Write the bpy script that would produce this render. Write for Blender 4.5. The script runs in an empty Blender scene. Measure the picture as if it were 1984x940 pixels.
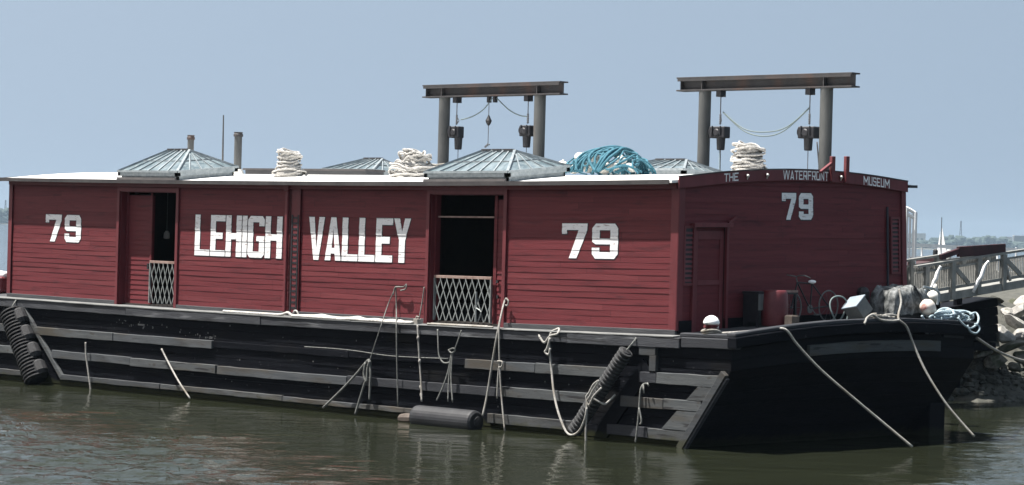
import bpy, math, random
from mathutils import Vector
R = random.Random(7)
scene = bpy.context.scene
COL = scene.collection

# ------------------------------------------------------------------ camera model
F = 5053.0; CX, CY = 992.0, 470.0
CAM = (33.97, -39.65, 4.1)
_h = math.hypot(.699, .718); _fx, _fy = -.699/_h, .718/_h
_p = 13/F; ROLL = .0272
FW = Vector((_fx*math.cos(_p), _fy*math.cos(_p), -math.sin(_p)))
R0 = Vector((_fy, -_fx, 0)); U0 = R0.cross(FW)
RT = math.cos(ROLL)*R0 + math.sin(ROLL)*U0
UP = -math.sin(ROLL)*R0 + math.cos(ROLL)*U0
FLAT = Vector((_fx, _fy, 0))
def ray(px, py): return FW + (px-CX)/F*RT - (py-CY)/F*UP
def on(px, py, ax, val):
    d = ray(px, py); t = (val-CAM[ax])/d[ax]; return Vector(CAM) + d*t
def PY(px, py, y=0.): return on(px, py, 1, y)          # point on the plane y
def PX(px, py, x=0.): return on(px, py, 0, x)          # point on the plane x
def PZ(px, py, z=0.): return on(px, py, 2, z)
def PD(px, py, D): return Vector(CAM) + ray(px, py)*D

# ------------------------------------------------------------------ materials
def mat(name, c1, c2=None, rough=.7, scale=4., stretch=(1,1,1), bump=0., bscale=30., metal=0., detail=6, trans=0., ior=1.45, lo=.35, hi=.65, spec=.5):
    m = bpy.data.materials.new(name); m.use_nodes = True
    nt = m.node_tree; b = nt.nodes['Principled BSDF']
    b.inputs['Roughness'].default_value = rough; b.inputs['Metallic'].default_value = metal
    b.inputs['Transmission Weight'].default_value = trans; b.inputs['IOR'].default_value = ior
    b.inputs['Specular IOR Level'].default_value = spec
    b.inputs['Base Color'].default_value = (*c1, 1)
    if c2 or bump:
        tc = nt.nodes.new('ShaderNodeTexCoord'); mp = nt.nodes.new('ShaderNodeMapping')
        mp.inputs['Scale'].default_value = stretch
        nt.links.new(tc.outputs['Object'], mp.inputs['Vector'])
    if c2:
        n = nt.nodes.new('ShaderNodeTexNoise'); n.inputs['Scale'].default_value = scale; n.inputs['Detail'].default_value = detail
        n.inputs['Roughness'].default_value = .65
        nt.links.new(mp.outputs[0], n.inputs['Vector'])
        r = nt.nodes.new('ShaderNodeValToRGB'); r.color_ramp.elements[0].position = lo; r.color_ramp.elements[1].position = hi
        r.color_ramp.elements[0].color = (*c1, 1); r.color_ramp.elements[1].color = (*c2, 1)
        nt.links.new(n.outputs['Fac'], r.inputs['Fac']); nt.links.new(r.outputs['Color'], b.inputs['Base Color'])
    if bump:
        n2 = nt.nodes.new('ShaderNodeTexNoise'); n2.inputs['Scale'].default_value = bscale; n2.inputs['Detail'].default_value = 4
        nt.links.new(mp.outputs[0], n2.inputs['Vector'])
        bp = nt.nodes.new('ShaderNodeBump'); bp.inputs['Strength'].default_value = bump; bp.inputs['Distance'].default_value = .02
        nt.links.new(n2.outputs['Fac'], bp.inputs['Height']); nt.links.new(bp.outputs['Normal'], b.inputs['Normal'])
    return m

def vary(m, lo=.72, hi=1.22):
    """each separate timber a little lighter or darker than the next"""
    nt = m.node_tree; b = nt.nodes['Principled BSDF']; oi = nt.nodes.new('ShaderNodeObjectInfo')
    mr = nt.nodes.new('ShaderNodeMapRange'); mr.inputs['To Min'].default_value = lo; mr.inputs['To Max'].default_value = hi
    nt.links.new(oi.outputs['Random'], mr.inputs['Value'])
    mx = nt.nodes.new('ShaderNodeVectorMath'); mx.operation = 'SCALE'
    nt.links.new(b.inputs['Base Color'].links[0].from_socket, mx.inputs[0]); nt.links.new(mr.outputs[0], mx.inputs['Scale'])
    nt.links.new(mx.outputs[0], b.inputs['Base Color'])
def waterline(m, z, color, width=.10):
    """weed and slime growing up to a ragged line just above the water"""
    nt = m.node_tree; b = nt.nodes['Principled BSDF']; g = nt.nodes.new('ShaderNodeNewGeometry'); sp = nt.nodes.new('ShaderNodeSeparateXYZ')
    nt.links.new(g.outputs['Position'], sp.inputs[0])
    n = nt.nodes.new('ShaderNodeTexNoise'); n.inputs['Scale'].default_value = 3.5; n.inputs['Detail'].default_value = 5; nt.links.new(g.outputs['Position'], n.inputs['Vector'])
    a = nt.nodes.new('ShaderNodeMath'); a.operation = 'MULTIPLY_ADD'; nt.links.new(n.outputs['Fac'], a.inputs[0]); a.inputs[1].default_value = -.34; nt.links.new(sp.outputs['Z'], a.inputs[2])
    mr = nt.nodes.new('ShaderNodeMapRange'); nt.links.new(a.outputs[0], mr.inputs['Value']); mr.inputs['From Min'].default_value = z-.17-width; mr.inputs['From Max'].default_value = z-.17
    mr.inputs['To Min'].default_value = 1; mr.inputs['To Max'].default_value = 0
    mx = nt.nodes.new('ShaderNodeMixRGB'); nt.links.new(mr.outputs[0], mx.inputs['Fac']); nt.links.new(b.inputs['Base Color'].links[0].from_socket, mx.inputs['Color1']); mx.inputs['Color2'].default_value = (*color, 1)
    nt.links.new(mx.outputs[0], b.inputs['Base Color'])
def overlay(m, color, scale, lo, hi, stretch=(1,1,1), detail=3):
    """a second layer of marks (stains, chips) over a material's colour"""
    nt = m.node_tree; b = nt.nodes['Principled BSDF']
    tc = nt.nodes.new('ShaderNodeTexCoord'); mp = nt.nodes.new('ShaderNodeMapping'); mp.inputs['Scale'].default_value = stretch
    mp.inputs['Location'].default_value = (3.1, 7.7, 1.3)
    nt.links.new(tc.outputs['Object'], mp.inputs['Vector'])
    n = nt.nodes.new('ShaderNodeTexNoise'); n.inputs['Scale'].default_value = scale; n.inputs['Detail'].default_value = detail
    nt.links.new(mp.outputs[0], n.inputs['Vector'])
    r = nt.nodes.new('ShaderNodeValToRGB'); r.color_ramp.elements[0].position = lo; r.color_ramp.elements[1].position = hi
    nt.links.new(n.outputs['Fac'], r.inputs['Fac'])
    mx = nt.nodes.new('ShaderNodeMixRGB'); mx.inputs['Color2'].default_value = (*color, 1)
    src = b.inputs['Base Color'].links[0].from_socket if b.inputs['Base Color'].links else None
    if src: nt.links.new(src, mx.inputs['Color1'])
    else: mx.inputs['Color1'].default_value = b.inputs['Base Color'].default_value
    nt.links.new(r.outputs['Color'], mx.inputs['Fac']); nt.links.new(mx.outputs['Color'], b.inputs['Base Color'])
    return m

M = {}
M['red'] = overlay(mat('red_paint', (.0966,.0156,.0202), (.1334,.0248,.0304), .6, 1.6, (.35,.35,9), .25, 25, lo=.3, hi=.7, spec=.3), (.065,.013,.017), 3.0, .56, .78, (.5,.5,3.))
M['red_trim'] = mat('red_trim_paint', (.1012,.0166,.0212), (.1380,.0248,.0304), .55, 3, (1,1,.4), .15, 20)
M['white_paint'] = mat('white_paint', (.74,.75,.76), (.83,.83,.82), .55, 5, (1,1,2), .1, 30)
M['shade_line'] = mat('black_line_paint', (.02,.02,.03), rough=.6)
M['roof'] = mat('white_roof_coating', (.78,.77,.74), (.84,.84,.83), .6, 1.2, (1,1,1), .1, 12)
M['edge'] = mat('dark_roof_edge', (.035,.033,.035), (.06,.055,.055), .6, 3)
M['tar'] = overlay(mat('tarred_timber', (.0025,.003,.005), (.007,.008,.011), .7, 2.2, (.5,.5,5), .5, 14, spec=.06), (.035,.035,.04), 7., .66, .74, (1,1,2.))
M['tar2'] = mat('black_end_timber', (.002,.0025,.004), (.005,.006,.009), .7, 2, (.5,.5,4), .4, 12, spec=.12)
M['log'] = overlay(mat('weathered_black_timber', (.018,.020,.025), (.038,.041,.047), .75, 2.0, (.6,.6,5), .5, 18), (.10,.105,.11), 2.4, .58, .75, (.5,.5,4))
M['capwood'] = mat('pale_worn_timber', (.09,.095,.097), (.17,.175,.17), .8, 3.0, (.5,.5,5), .4, 20)
M['greywood'] = overlay(mat('grey_weathered_timber', (.032,.037,.042), (.055,.061,.066), .8, 2.4, (.4,.4,7), .5, 22), (.03,.03,.033), 5., .62, .72, (.6,.6,1.5))
M['lightwood'] = overlay(mat('light_grey_timber', (.042,.048,.052), (.072,.078,.080), .8, 2.4, (.4,.4,7), .5, 22), (.035,.033,.03), 6., .62, .70, (.6,.6,1.5))
M['darkwood'] = mat('dark_painted_timber', (.010,.012,.017), (.026,.029,.035), .75, 2.4, (.4,.4,7), .5, 22)
M['plinth'] = mat('grey_base_board', (.035,.037,.042), (.065,.068,.072), .75, 2.0, (.6,.6,4), .3, 18)
M['inside'] = mat('dark_interior_timber', (.012,.010,.009), (.02,.016,.013), .8, 3)  # darkness of the unlit inside is put into this near-black colour
M['frame'] = mat('galvanised_frame', (.17,.20,.215), (.30,.335,.35), .45, 8, metal=.2)
M['glass'] = overlay(mat('cloudy_wired_glass', (.085,.12,.135), (.20,.25,.27), .2, 2.6, (2.2,1,1), 0, 10, trans=.12, ior=1.5), (.26,.30,.31), 5., .52, .74, (3,1,1))
M['steel'] = overlay(mat('dark_steel', (.030,.030,.032), (.050,.047,.047), .6, 3.5, (1,1,1), .15, 12, metal=.1), (.075,.045,.035), 2.2, .52, .8, (1,1,.5))
M['pile'] = overlay(mat('grey_steel_pile', (.055,.058,.058), (.085,.088,.085), .6, 3, (1,1,.4), .15, 12, metal=.1), (.11,.075,.055), 1.6, .58, .85, (1,1,.3))
M['black'] = mat('black_metal', (.008,.009,.012), (.018,.018,.022), .5, 8)
M['chain'] = mat('worn_chain', (.06,.065,.075), (.11,.115,.12), .5, 20)
M['rope'] = mat('pale_rope', (.20,.195,.18), (.38,.37,.345), .9, 26, (1,1,1), .6, 80)
M['rope_white'] = mat('dry_white_rope', (.28,.27,.25), (.54,.53,.505), .9, 26, (1,1,1), .6, 80)
M['rope_dull'] = mat('dull_wet_rope', (.10,.105,.10), (.22,.225,.21), .9, 18, (1,1,1), .6, 80)
M['rope_blue'] = mat('light_blue_rope', (.22,.30,.34), (.42,.50,.53), .85, 14, (1,1,1), .5, 80)
M['net'] = mat('teal_net_rope', (.015,.085,.115), (.05,.17,.23), .8, 9, (1,1,1), .6, 60)
M['cable'] = mat('grey_green_cable', (.13,.17,.17), rough=.6)
M['rubber'] = mat('black_rubber', (.010,.010,.012), (.028,.029,.031), .7, 9, (1,1,1), .3, 40)
M['tread'] = mat('worn_rubber_tread', (.022,.023,.025), (.05,.052,.054), .7, 9, (1,1,1), .3, 40)
M['foam'] = overlay(mat('grey_foam_fender', (.010,.011,.014), (.022,.024,.027), .6, 2.5, (1,1,1), .2, 10), (.02,.02,.025), 4, .6, .75)
M['float'] = mat('white_float_plastic', (.62,.60,.54), (.75,.73,.68), .45, 4)
M['peach'] = overlay(mat('faded_buoy_plastic', (.62,.56,.48), (.70,.64,.58), .5, 5), (.35,.10,.08), 4, .55, .7)
M['drum'] = mat('red_drum_paint', (.085,.015,.02), (.12,.024,.028), .45, 4)
M['grey_metal'] = mat('grey_metal_sheet', (.10,.11,.11), (.15,.155,.15), .55, 5, metal=.1)
M['skylit_metal'] = mat('skylit_metal_sheet', (.24,.29,.33), (.32,.37,.40), .4, 5, metal=.2)
M['tarp'] = mat('grey_tarpaulin', (.03,.034,.034), (.26,.27,.265), .6, 4.2, (1,1,1), .6, 9, lo=.42, hi=.66)
M['gangwood'] = mat('grey_gangway_timber', (.15,.155,.15), (.27,.27,.25), .8, 3, (1,1,1), .3, 20)
M['gangdark'] = mat('dark_gangway_infill', (.075,.08,.085), (.13,.135,.135), .8, 5)
M['darkred'] = mat('dark_red_board', (.018,.006,.009), (.05,.012,.017), .7, 3)
M['whitesteel'] = mat('white_painted_steel', (.62,.65,.67), (.74,.75,.76), .5, 4)
M['rock'] = mat('pale_riprap_rock', (.19,.183,.17), (.44,.425,.395), .9, 1.8, (1,1,1), .8, 9)
M['rock_dark'] = mat('weedy_rock', (.035,.037,.03), (.085,.083,.07), .9, 3.5, (1,1,1), .9, 9)
M['rock_mid'] = mat('brown_grey_rock', (.09,.087,.074), (.21,.20,.175), .9, 2.6, (1,1,1), .8, 9)
M['weed'] = mat('rockweed', (.022,.025,.020), (.085,.085,.074), .9, 7, (1,1,1), 1., 14)
M['woods'] = mat('far_foliage', (.025,.042,.035), (.045,.065,.05), .9, .05)
M['land'] = mat('shore_ground', (.14,.13,.10), (.2,.19,.15), .9, .02)
M['concrete'] = mat('pale_concrete', (.38,.38,.36), (.5,.5,.48), .8, .05)
M['brown'] = mat('brown_wood', (.055,.042,.034), (.11,.09,.075), .8, 6)
M['gatemetal'] = mat('gate_metal', (.17,.19,.19), (.28,.30,.29), .5, 10, metal=.2)
M['rail_wood'] = mat('gate_top_wood', (.20,.13,.11), (.30,.22,.19), .7, 6)
M['weathered_red'] = mat('small_hull_red', (.30,.08,.07), (.4,.14,.12), .7, 2)

overlay(M['lightwood'], (.05,.045,.035), 1.6, .52, .7, (.4,.4,2)); overlay(M['greywood'], (.04,.035,.028), 1.6, .5, .7, (.4,.4,2)); overlay(M['lightwood'], (.012,.012,.014), 2.6, .60, .66, (.35,.35,5)); overlay(M['log'], (.008,.009,.011), 2.0, .56, .64, (.3,.3,5))
overlay(M['tar'], (.010,.010,.010), 1.1, .55, .75, (.6,.6,1.))
M['red_b'] = overlay(mat('red_paint_faded', (.1058,.0193,.0239), (.1426,.0294,.0340), .62, 1.9, (.35,.35,9), .25, 25, lo=.3, hi=.7, spec=.3), (.075,.016,.02), 2.6, .56, .78, (.5,.5,3.))
M['red_c'] = overlay(mat('red_paint_dark', (.0902,.0147,.0193), (.1242,.0230,.0276), .6, 1.4, (.35,.35,9), .25, 25, lo=.3, hi=.7, spec=.3), (.055,.012,.016), 3.4, .56, .78, (.5,.5,3.))
for k in ('lightwood','greywood','log','darkwood','capwood'): vary(M[k])
for k in ('rope','rope_dull','rock','rock_mid','rock_dark'): vary(M[k], .8, 1.15)
for k, c_ in (('tar',(.022,.024,.012)),('tar2',(.012,.014,.009)),('lightwood',(.030,.032,.018)),('greywood',(.028,.030,.016))): waterline(M[k], .20, c_)
overlay(M['white_paint'], (.42,.36,.35), 6., .60, .72, (1,1,4.)); overlay(M['rock'], (.08,.085,.055), 1.3, .58, .74, (1,1,1)); overlay(M['rock_mid'], (.045,.05,.03), 1.5, .42, .62)
overlay(M['rope'], (.17,.15,.12), 2.2, .5, .75)
# ------------------------------------------------------------------ mesh builder
def ident(v): return v
class MB:
    def __init__(s, T=None): s.v = []; s.f = []; s.mi = []; s.T = T or ident; s.cur = 0
    def add(s, vs, fs):
        n = len(s.v); s.v += [tuple(s.T(Vector(v))) for v in vs]
        s.f += [tuple(i+n for i in f) for f in fs]; s.mi += [s.cur]*len(fs)
    def box(s, x0, x1, y0, y1, z0, z1):
        s.add([(x0,y0,z0),(x1,y0,z0),(x1,y1,z0),(x0,y1,z0),(x0,y0,z1),(x1,y0,z1),(x1,y1,z1),(x0,y1,z1)],
              [(0,3,2,1),(4,5,6,7),(0,1,5,4),(1,2,6,5),(2,3,7,6),(3,0,4,7)])
    def segbox(s, x0, x1, y0, y1, z0, z1, n=8, axis=0, jit=0.):
        """a box split along one axis so it can follow a curve"""
        vs = []; fs = []
        for i in range(n+1):
            t = i/n; j = [R.uniform(-jit, jit) for _ in range(4)]
            if axis == 0:
                x = x0+(x1-x0)*t; vs += [(x,y0+j[0],z0+j[1]),(x,y1,z0+j[1]),(x,y1,z1+j[3]),(x,y0+j[2],z1+j[3])]
            else:
                y = y0+(y1-y0)*t; vs += [(x0,y,z0+j[1]),(x1+j[0],y,z0+j[1]),(x1+j[2],y,z1+j[3]),(x0,y,z1+j[3])]
            if i:
                a = 4*(i-1); b = 4*i
                for k in range(4): fs.append((a+k, a+(k+1)%4, b+(k+1)%4, b+k))
        fs += [(3,2,1,0), (4*n,4*n+1,4*n+2,4*n+3)]
        s.add(vs, fs)
    def beam(s, p, q, w, h, up=(0,0,1)):
        p = Vector(p); q = Vector(q); d = (q-p).normalized(); u = Vector(up); sd = d.cross(u)
        if sd.length < 1e-4: sd = d.cross(Vector((1,0,0)))
        sd.normalize(); u = sd.cross(d); vs = []
        for c in (p, q):
            for a, b in ((-1,-1),(1,-1),(1,1),(-1,1)): vs.append(c+sd*a*w/2+u*b*h/2)
        s.add(vs, [(3,2,1,0),(4,5,6,7),(0,1,5,4),(1,2,6,5),(2,3,7,6),(3,0,4,7)])
    def tube(s, pts, r, n=6, smooth=4, closed=False):
        pts = [Vector(p) for p in pts]
        if smooth > 1 and len(pts) > 2:
            out = []; m = len(pts)
            rng = range(m if closed else m-1)
            for i in rng:
                p0 = pts[(i-1) % m] if (closed or i > 0) else pts[0]; p1 = pts[i]; p2 = pts[(i+1) % m]
                p3 = pts[(i+2) % m] if (closed or i+2 < m) else pts[-1]
                for k in range(smooth):
                    t = k/smooth
                    out.append(.5*((2*p1)+(p2-p0)*t+(2*p0-5*p1+4*p2-p3)*t*t+(3*p1-p0-3*p2+p3)*t**3))
            if not closed: out.append(pts[-1])
            pts = out
        m = len(pts); vs = []; fs = []; ref = None
        for i, p in enumerate(pts):
            a = pts[(i-1) % m] if (closed or i) else p; b = pts[(i+1) % m] if (closed or i < m-1) else p
            d = (b-a); d = d.normalized() if d.length > 1e-7 else Vector((0,0,1))
            if ref is None: ref = d.orthogonal().normalized()
            ref = ref - d*ref.dot(d)
            ref = ref.normalized() if ref.length > 1e-5 else d.orthogonal().normalized()
            o = d.cross(ref); rr = r(i/(m-1)) if callable(r) else r
            for k in range(n):
                an = 2*math.pi*k/n; vs.append(p+(ref*math.cos(an)+o*math.sin(an))*rr)
        for i in range(m if closed else m-1):
            for k in range(n):
                a, b, c, d_ = i*n+k, i*n+(k+1) % n, ((i+1) % m)*n+(k+1) % n, ((i+1) % m)*n+k
                fs.append((a, b, c, d_))
        if not closed: fs += [tuple(range(n-1,-1,-1)), tuple(range((m-1)*n, m*n))]
        s.add(vs, fs)
    def lathe(s, c, prof, n=20, axis=(0,0,1)):
        """prof: list of (distance along axis, radius)"""
        ax = Vector(axis).normalized(); a = ax.orthogonal().normalized(); b = ax.cross(a); c = Vector(c); vs = []; fs = []
        for h, r in prof:
            for k in range(n):
                an = 2*math.pi*k/n; vs.append(c+ax*h+(a*math.cos(an)+b*math.sin(an))*max(r, .0005))
        for i in range(len(prof)-1):
            for k in range(n): fs.append((i*n+k, i*n+(k+1) % n, (i+1)*n+(k+1) % n, (i+1)*n+k))
        fs += [tuple(range(n-1,-1,-1)), tuple(range((len(prof)-1)*n, len(prof)*n))]
        s.add(vs, fs)
    def ell(s, c, rx, ry, rz, n=10, m=7, jit=0.):
        vs = []; fs = []
        for i in range(m+1):
            th = math.pi*i/m
            for k in range(n):
                an = 2*math.pi*k/n; j = 1+R.uniform(-jit, jit) if 0 < i < m else 1
                vs.append((c[0]+rx*j*math.sin(th)*math.cos(an), c[1]+ry*j*math.sin(th)*math.sin(an), c[2]+rz*j*math.cos(th)))
        for i in range(m):
            for k in range(n): fs.append((i*n+k, (i+1)*n+k, (i+1)*n+(k+1) % n, i*n+(k+1) % n))
        s.add(vs, fs)
    def build(s, name, m, parent=None, smooth=False, bevel=0., loc=None):
        base = Vector(loc) if loc is not None else (parent_world(parent) if parent else Vector((0,0,0)))
        me = bpy.data.meshes.new(name); me.from_pydata([tuple(Vector(v)-base) for v in s.v], [], s.f)
        ms = m if isinstance(m, (list, tuple)) else [m]
        for k in ms: me.materials.append(M[k])
        if len(ms) > 1: me.polygons.foreach_set('material_index', s.mi)
        if smooth: me.polygons.foreach_set('use_smooth', [True]*len(me.polygons))
        me.update()
        o = bpy.data.objects.new(name, me); COL.objects.link(o)
        if parent: o.parent = parent; o['_w'] = tuple(base)
        else: o.location = base; o['_w'] = tuple(base)
        if bevel:
            bv = o.modifiers.new('bevel', 'BEVEL'); bv.width = bevel; bv.segments = 1; bv.limit_method = 'ANGLE'
        return o
def parent_world(p): return Vector(p['_w'])
def tag(o, label=None, cat=None, group=None, kind=None):
    if label: o['label'] = label
    if cat: o['category'] = cat
    if group: o['group'] = group
    if kind: o['kind'] = kind
    return o
def empty(name, loc, label, cat, group=None):
    o = bpy.data.objects.new(name, None); COL.objects.link(o); o.location = loc; o['_w'] = tuple(loc)
    o.empty_display_size = .2
    return tag(o, label, cat, group)
def copy_tree(o, parent=None):
    c = o.copy(); COL.objects.link(c); c.parent = parent
    for ch in list(o.children): copy_tree(ch, c)
    return c

# ------------------------------------------------------------------ barge shape
W = 7.63; L = 22.9; HY0, HY1 = -.30, 7.95; HX0, HX1 = -24.7, 1.70
def sheer(x):
    t = (x+11.45)/11.45; return (.09 if t > 0 else .04)*t*t
def TH(v):                                                  # deckhouse: sheer, list and slightly tapering far side
    x, y, z = v
    k = max(0, min(1, y/W)); return Vector((x, y+k*(-.08+.065*(5.2-z)), z+sheer(x)+.021*y))
def camber(y, c, y0, y1):
    m = (y0+y1)/2; h = (y1-y0)/2; return c*max(0, 1-((y-m)/h)**2)
def TR(v):                                                  # roof
    x, y, z = v; return TH(Vector((x, y, z+camber(y, .20, 0, W))))
def TD(v):                                                  # hull and deck: sheer fades to nothing at the water
    x, y, z = v; k = max(0, min(1, z/2.0))
    return Vector((x, y, z+k*(sheer(x)+.021*y+camber(y, .18, HY0, HY1))))
def deckz(x, y): return TD(Vector((x, y, 2.09))).z
def roofz(x, y): return TR(Vector((x, y, 5.20))).z
def xr(z): return HX1 if z >= 1.5 else HX1-(1.5-z)*.78
def xl(z): return HX0 if z >= 1.5 else HX0+(1.5-z)*.78

barge = empty('barge', (-11.5, 3.8, 0), 'black hulled covered barge with dark red clapboard deckhouse lettered LEHIGH VALLEY 79', 'barge')

# hull: planked
m = MB(TD)
bands = [-.7,-.45,-.2,.05,.3,.55,.8,1.05,1.28,1.5,1.7,1.9]
N = 26
for z0, z1 in zip(bands[:-1], bands[1:]):
    o = R.uniform(-.006, .006)
    ze0, ze1 = z0+.004, z1-.012
    for side in (0, 1):
        y = HY0+o if side == 0 else HY1-o; s_ = 1 if side == 0 else -1
        for i in range(N):
            def X(t, z): return xl(z)+(xr(z)-xl(z))*t
            a, b = i/N, (i+1)/N
            vs = [(X(a,ze0), y, ze0), (X(b,ze0), y, ze0), (X(b,ze1), y, ze1), (X(a,ze1), y, ze1)]
            m.add(vs, [(0,1,2,3)] if side == 0 else [(3,2,1,0)])
        # seam below each plank
        vs = [(xl(z1), y, ze1), (xr(z1), y, ze1), (xr(z1), y+.03*s_, ze1+.006), (xl(z1), y+.03*s_, ze1+.006)]
        for i in range(N):
            a, b = i/N, (i+1)/N
            def X2(t, z): return xl(z)+(xr(z)-xl(z))*t
            m.add([(X2(a,z1), y, ze1), (X2(b,z1), y, ze1), (X2(b,z1), y+.03*s_, ze1+.008), (X2(a,z1), y+.03*s_, ze1+.008)], [(0,1,2,3)])
            m.add([(X2(a,z1), y+.03*s_, ze1+.008), (X2(b,z1), y+.03*s_, ze1+.008), (X2(b,z1), y, z1+.004), (X2(a,z1), y, z1+.004)], [(0,1,2,3)])
m.cur = 1
for z0, z1 in zip(bands[:-1], bands[1:]):
    o = R.uniform(-.008, .008)
    for xe, sg in ((xr, 1), (xl, -1)):
        nn = 12
        for i in range(nn):
            y0 = HY0+(HY1-HY0)*i/nn; y1 = HY0+(HY1-HY0)*(i+1)/nn
            f = [(0,1,2,3)] if sg > 0 else [(3,2,1,0)]
            m.add([(xe(z0)+o*sg, y0, z0), (xe(z0)+o*sg, y1, z0), (xe(z1)+o*sg, y1, z1-.012), (xe(z1)+o*sg, y0, z1-.012)], f)
            m.add([(xe(z1)+o*sg, y0, z1-.012), (xe(z1)+o*sg, y1, z1-.012), (xe(z1)-.02*sg, y1, z1), (xe(z1)-.02*sg, y0, z1)], f)
hull = m.build('hull', ['tar', 'tar2'], barge)
# inner skin so that seams stay closed
m = MB(TD)
for i in range(24):
    x0 = HX0+.5+(HX1-HX0-1.)*i/24; x1 = HX0+.5+(HX1-HX0-1.)*(i+1)/24
    m.segbox(x0, x1, HY0+.06, HY1-.06, 1.4, 1.9, 4, 1)
m.box(xl(0)+.3, xr(0)-.3, HY0+.06, HY1-.06, -.6, 1.38)
m.build('inner_hull', 'tar2', hull)
# deck
m = MB(TD)
for i in range(40):
    x0 = HX0+.05+(HX1-HX0-.1)*i/40; x1 = HX0+.05+(HX1-HX0-.1)*(i+1)/40
    for j in range(10):
        y0 = HY0+.04+(HY1-HY0-.08)*j/10; y1 = HY0+.04+(HY1-HY0-.08)*(j+1)/10
        m.add([(x0,y0,2.09),(x1,y0,2.09),(x1,y1,2.09),(x0,y1,2.09)], [(0,1,2,3)])
m.build('deck', 'plinth', barge)
# gunwale logs along the sides (butted lengths) and worn top board
m = MB(TD)
xs = [HX0-.02,-22.0,-17.4,-12.3,-7.6,-2.6,.45]
for a, b in zip(xs[:-1], xs[1:]):
    o = R.uniform(-.012,.012)
    m.segbox(a+.004, b-.004, HY0-.10+o, HY0+.05, 1.885+o*.5, 2.085, 10, 0, .004)
m.segbox(HX0-.02, .45, HY1-.05, HY1+.10, 1.885, 2.085, 30, 0)
m.build('gunwale', 'log', hull, bevel=.012)
m = MB(TD)
for a, b in zip([HX0,-20.,-14.5,-9.2,-4.1],[-20.,-14.5,-9.2,-4.1,.30]):
    m.segbox(a+.003, b-.003, HY0-.115, HY0+.14, 2.088, 2.112+R.uniform(-.004,.006), 12, 0, .003)
m.build('gunwale_cap', 'capwood', hull, bevel=.006)
# heavier corner timbers and cap at the near end
m = MB(TD)
m.segbox(.46, 1.88, HY0-.08, HY0+.08, 1.90, 2.10, 4, 0, .004)
m.segbox(.40, 1.80, HY0-.05, HY0+.10, 2.103, 2.18, 4, 0, .004)
m.build('corner_timber', 'darkwood', hull, bevel=.015)
m = MB(TD)
m.segbox(1.66, 1.90, HY0-.10, HY1+.10, 1.93, 2.13, 16, 1, .006); m.build('end_beam', 'tar', hull, bevel=.015)
m = MB(TD)
m.segbox(1.60, 1.84, HY0-.05, HY1+.05, 2.133, 2.21, 16, 1, .006)
m.build('end_cap_log', 'darkwood', hull, bevel=.015)
m = MB(TD); m.segbox(HX0-.2, HX0+.02, HY0-.1, HY1+.1, 1.93, 2.15, 12, 1)
m.build('end_cap_log', 'darkwood', hull, bevel=.015)
# grey rail on the end and a pale streak board further along
m = MB(TD); m.segbox(1.708, 1.79, 2.05, 6.6, 1.60, 1.79, 10, 1, .004); m.build('rub_rail', 'lightwood', hull, bevel=.008)
m = MB(TD); m.box(.35,1.02,7.35,7.93,-.6,.80); m.build('skeg', 'tar2', hull, bevel=.02)
m = MB(TD); m.segbox(1.712, 1.75, 6.75, 7.5, 1.86, 1.90, 3, 1, .003); m.build('rub_rail', 'darkwood', hull)
# rub rails along the side, each length a piece
def rail(a, b, z0, z1, mt, d=.085, lean0=0, lean1=0):
    m = MB(TD); n = max(2, int((b-a)/.7))
    o_ = R.uniform(-.008,.008); n = max(3, int((b-a)/.35)); m.segbox(a+.004, b-.004, HY0-d+o_, HY0+.002, z0+o_, z1+o_, n, 0, .0065)
    m.build('rub_rail', mt, hull, bevel=.008)
rail(-24.3,-22.25,1.24,1.43,'greywood'); rail(-21.15,-17.9,1.24,1.44,'lightwood',.09); rail(-17.9,-14.08,1.235,1.43,'greywood')
rail(-14.08,-9.3,1.27,1.42,'tar',.045); rail(-9.3,-5.58,1.28,1.43,'tar',.05)
rail(-5.58,-3.5,1.235,1.43,'greywood'); rail(-3.5,-1.25,1.23,1.435,'lightwood',.09); rail(-.62,-.15,1.2,1.40,'darkwood',.08); rail(-.15,1.44,1.195,1.41,'lightwood',.085)
rail(-24.1,-21.9,.70,.89,'lightwood'); rail(-20.45,-17.2,.68,.87,'greywood'); rail(-17.2,-13.9,.66,.855,'lightwood',.095); rail(-13.86,-9.3,.655,.85,'greywood',.085)
rail(-9.3,-4.45,.68,.87,'darkwood',.085); rail(-4.45,-1.95,.70,.91,'lightwood',.09); rail(-1.1,0.05,.71,.91,'greywood',.08); rail(.05,1.04,.71,.91,'lightwood',.09)
rail(-24.0,-21.0,.17,.30,'greywood'); rail(-20.05,-16.,.17,.30,'greywood'); rail(-16.,-11.5,.165,.29,'lightwood',.075); rail(-11.5,-5.6,.16,.27,'greywood',.07)
rail(-4.85,-2.42,.13,.33,'lightwood',.09); rail(-1.45,-.35,.13,.33,'darkwood'); rail(-.35,.64,.13,.33,'lightwood')
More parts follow.
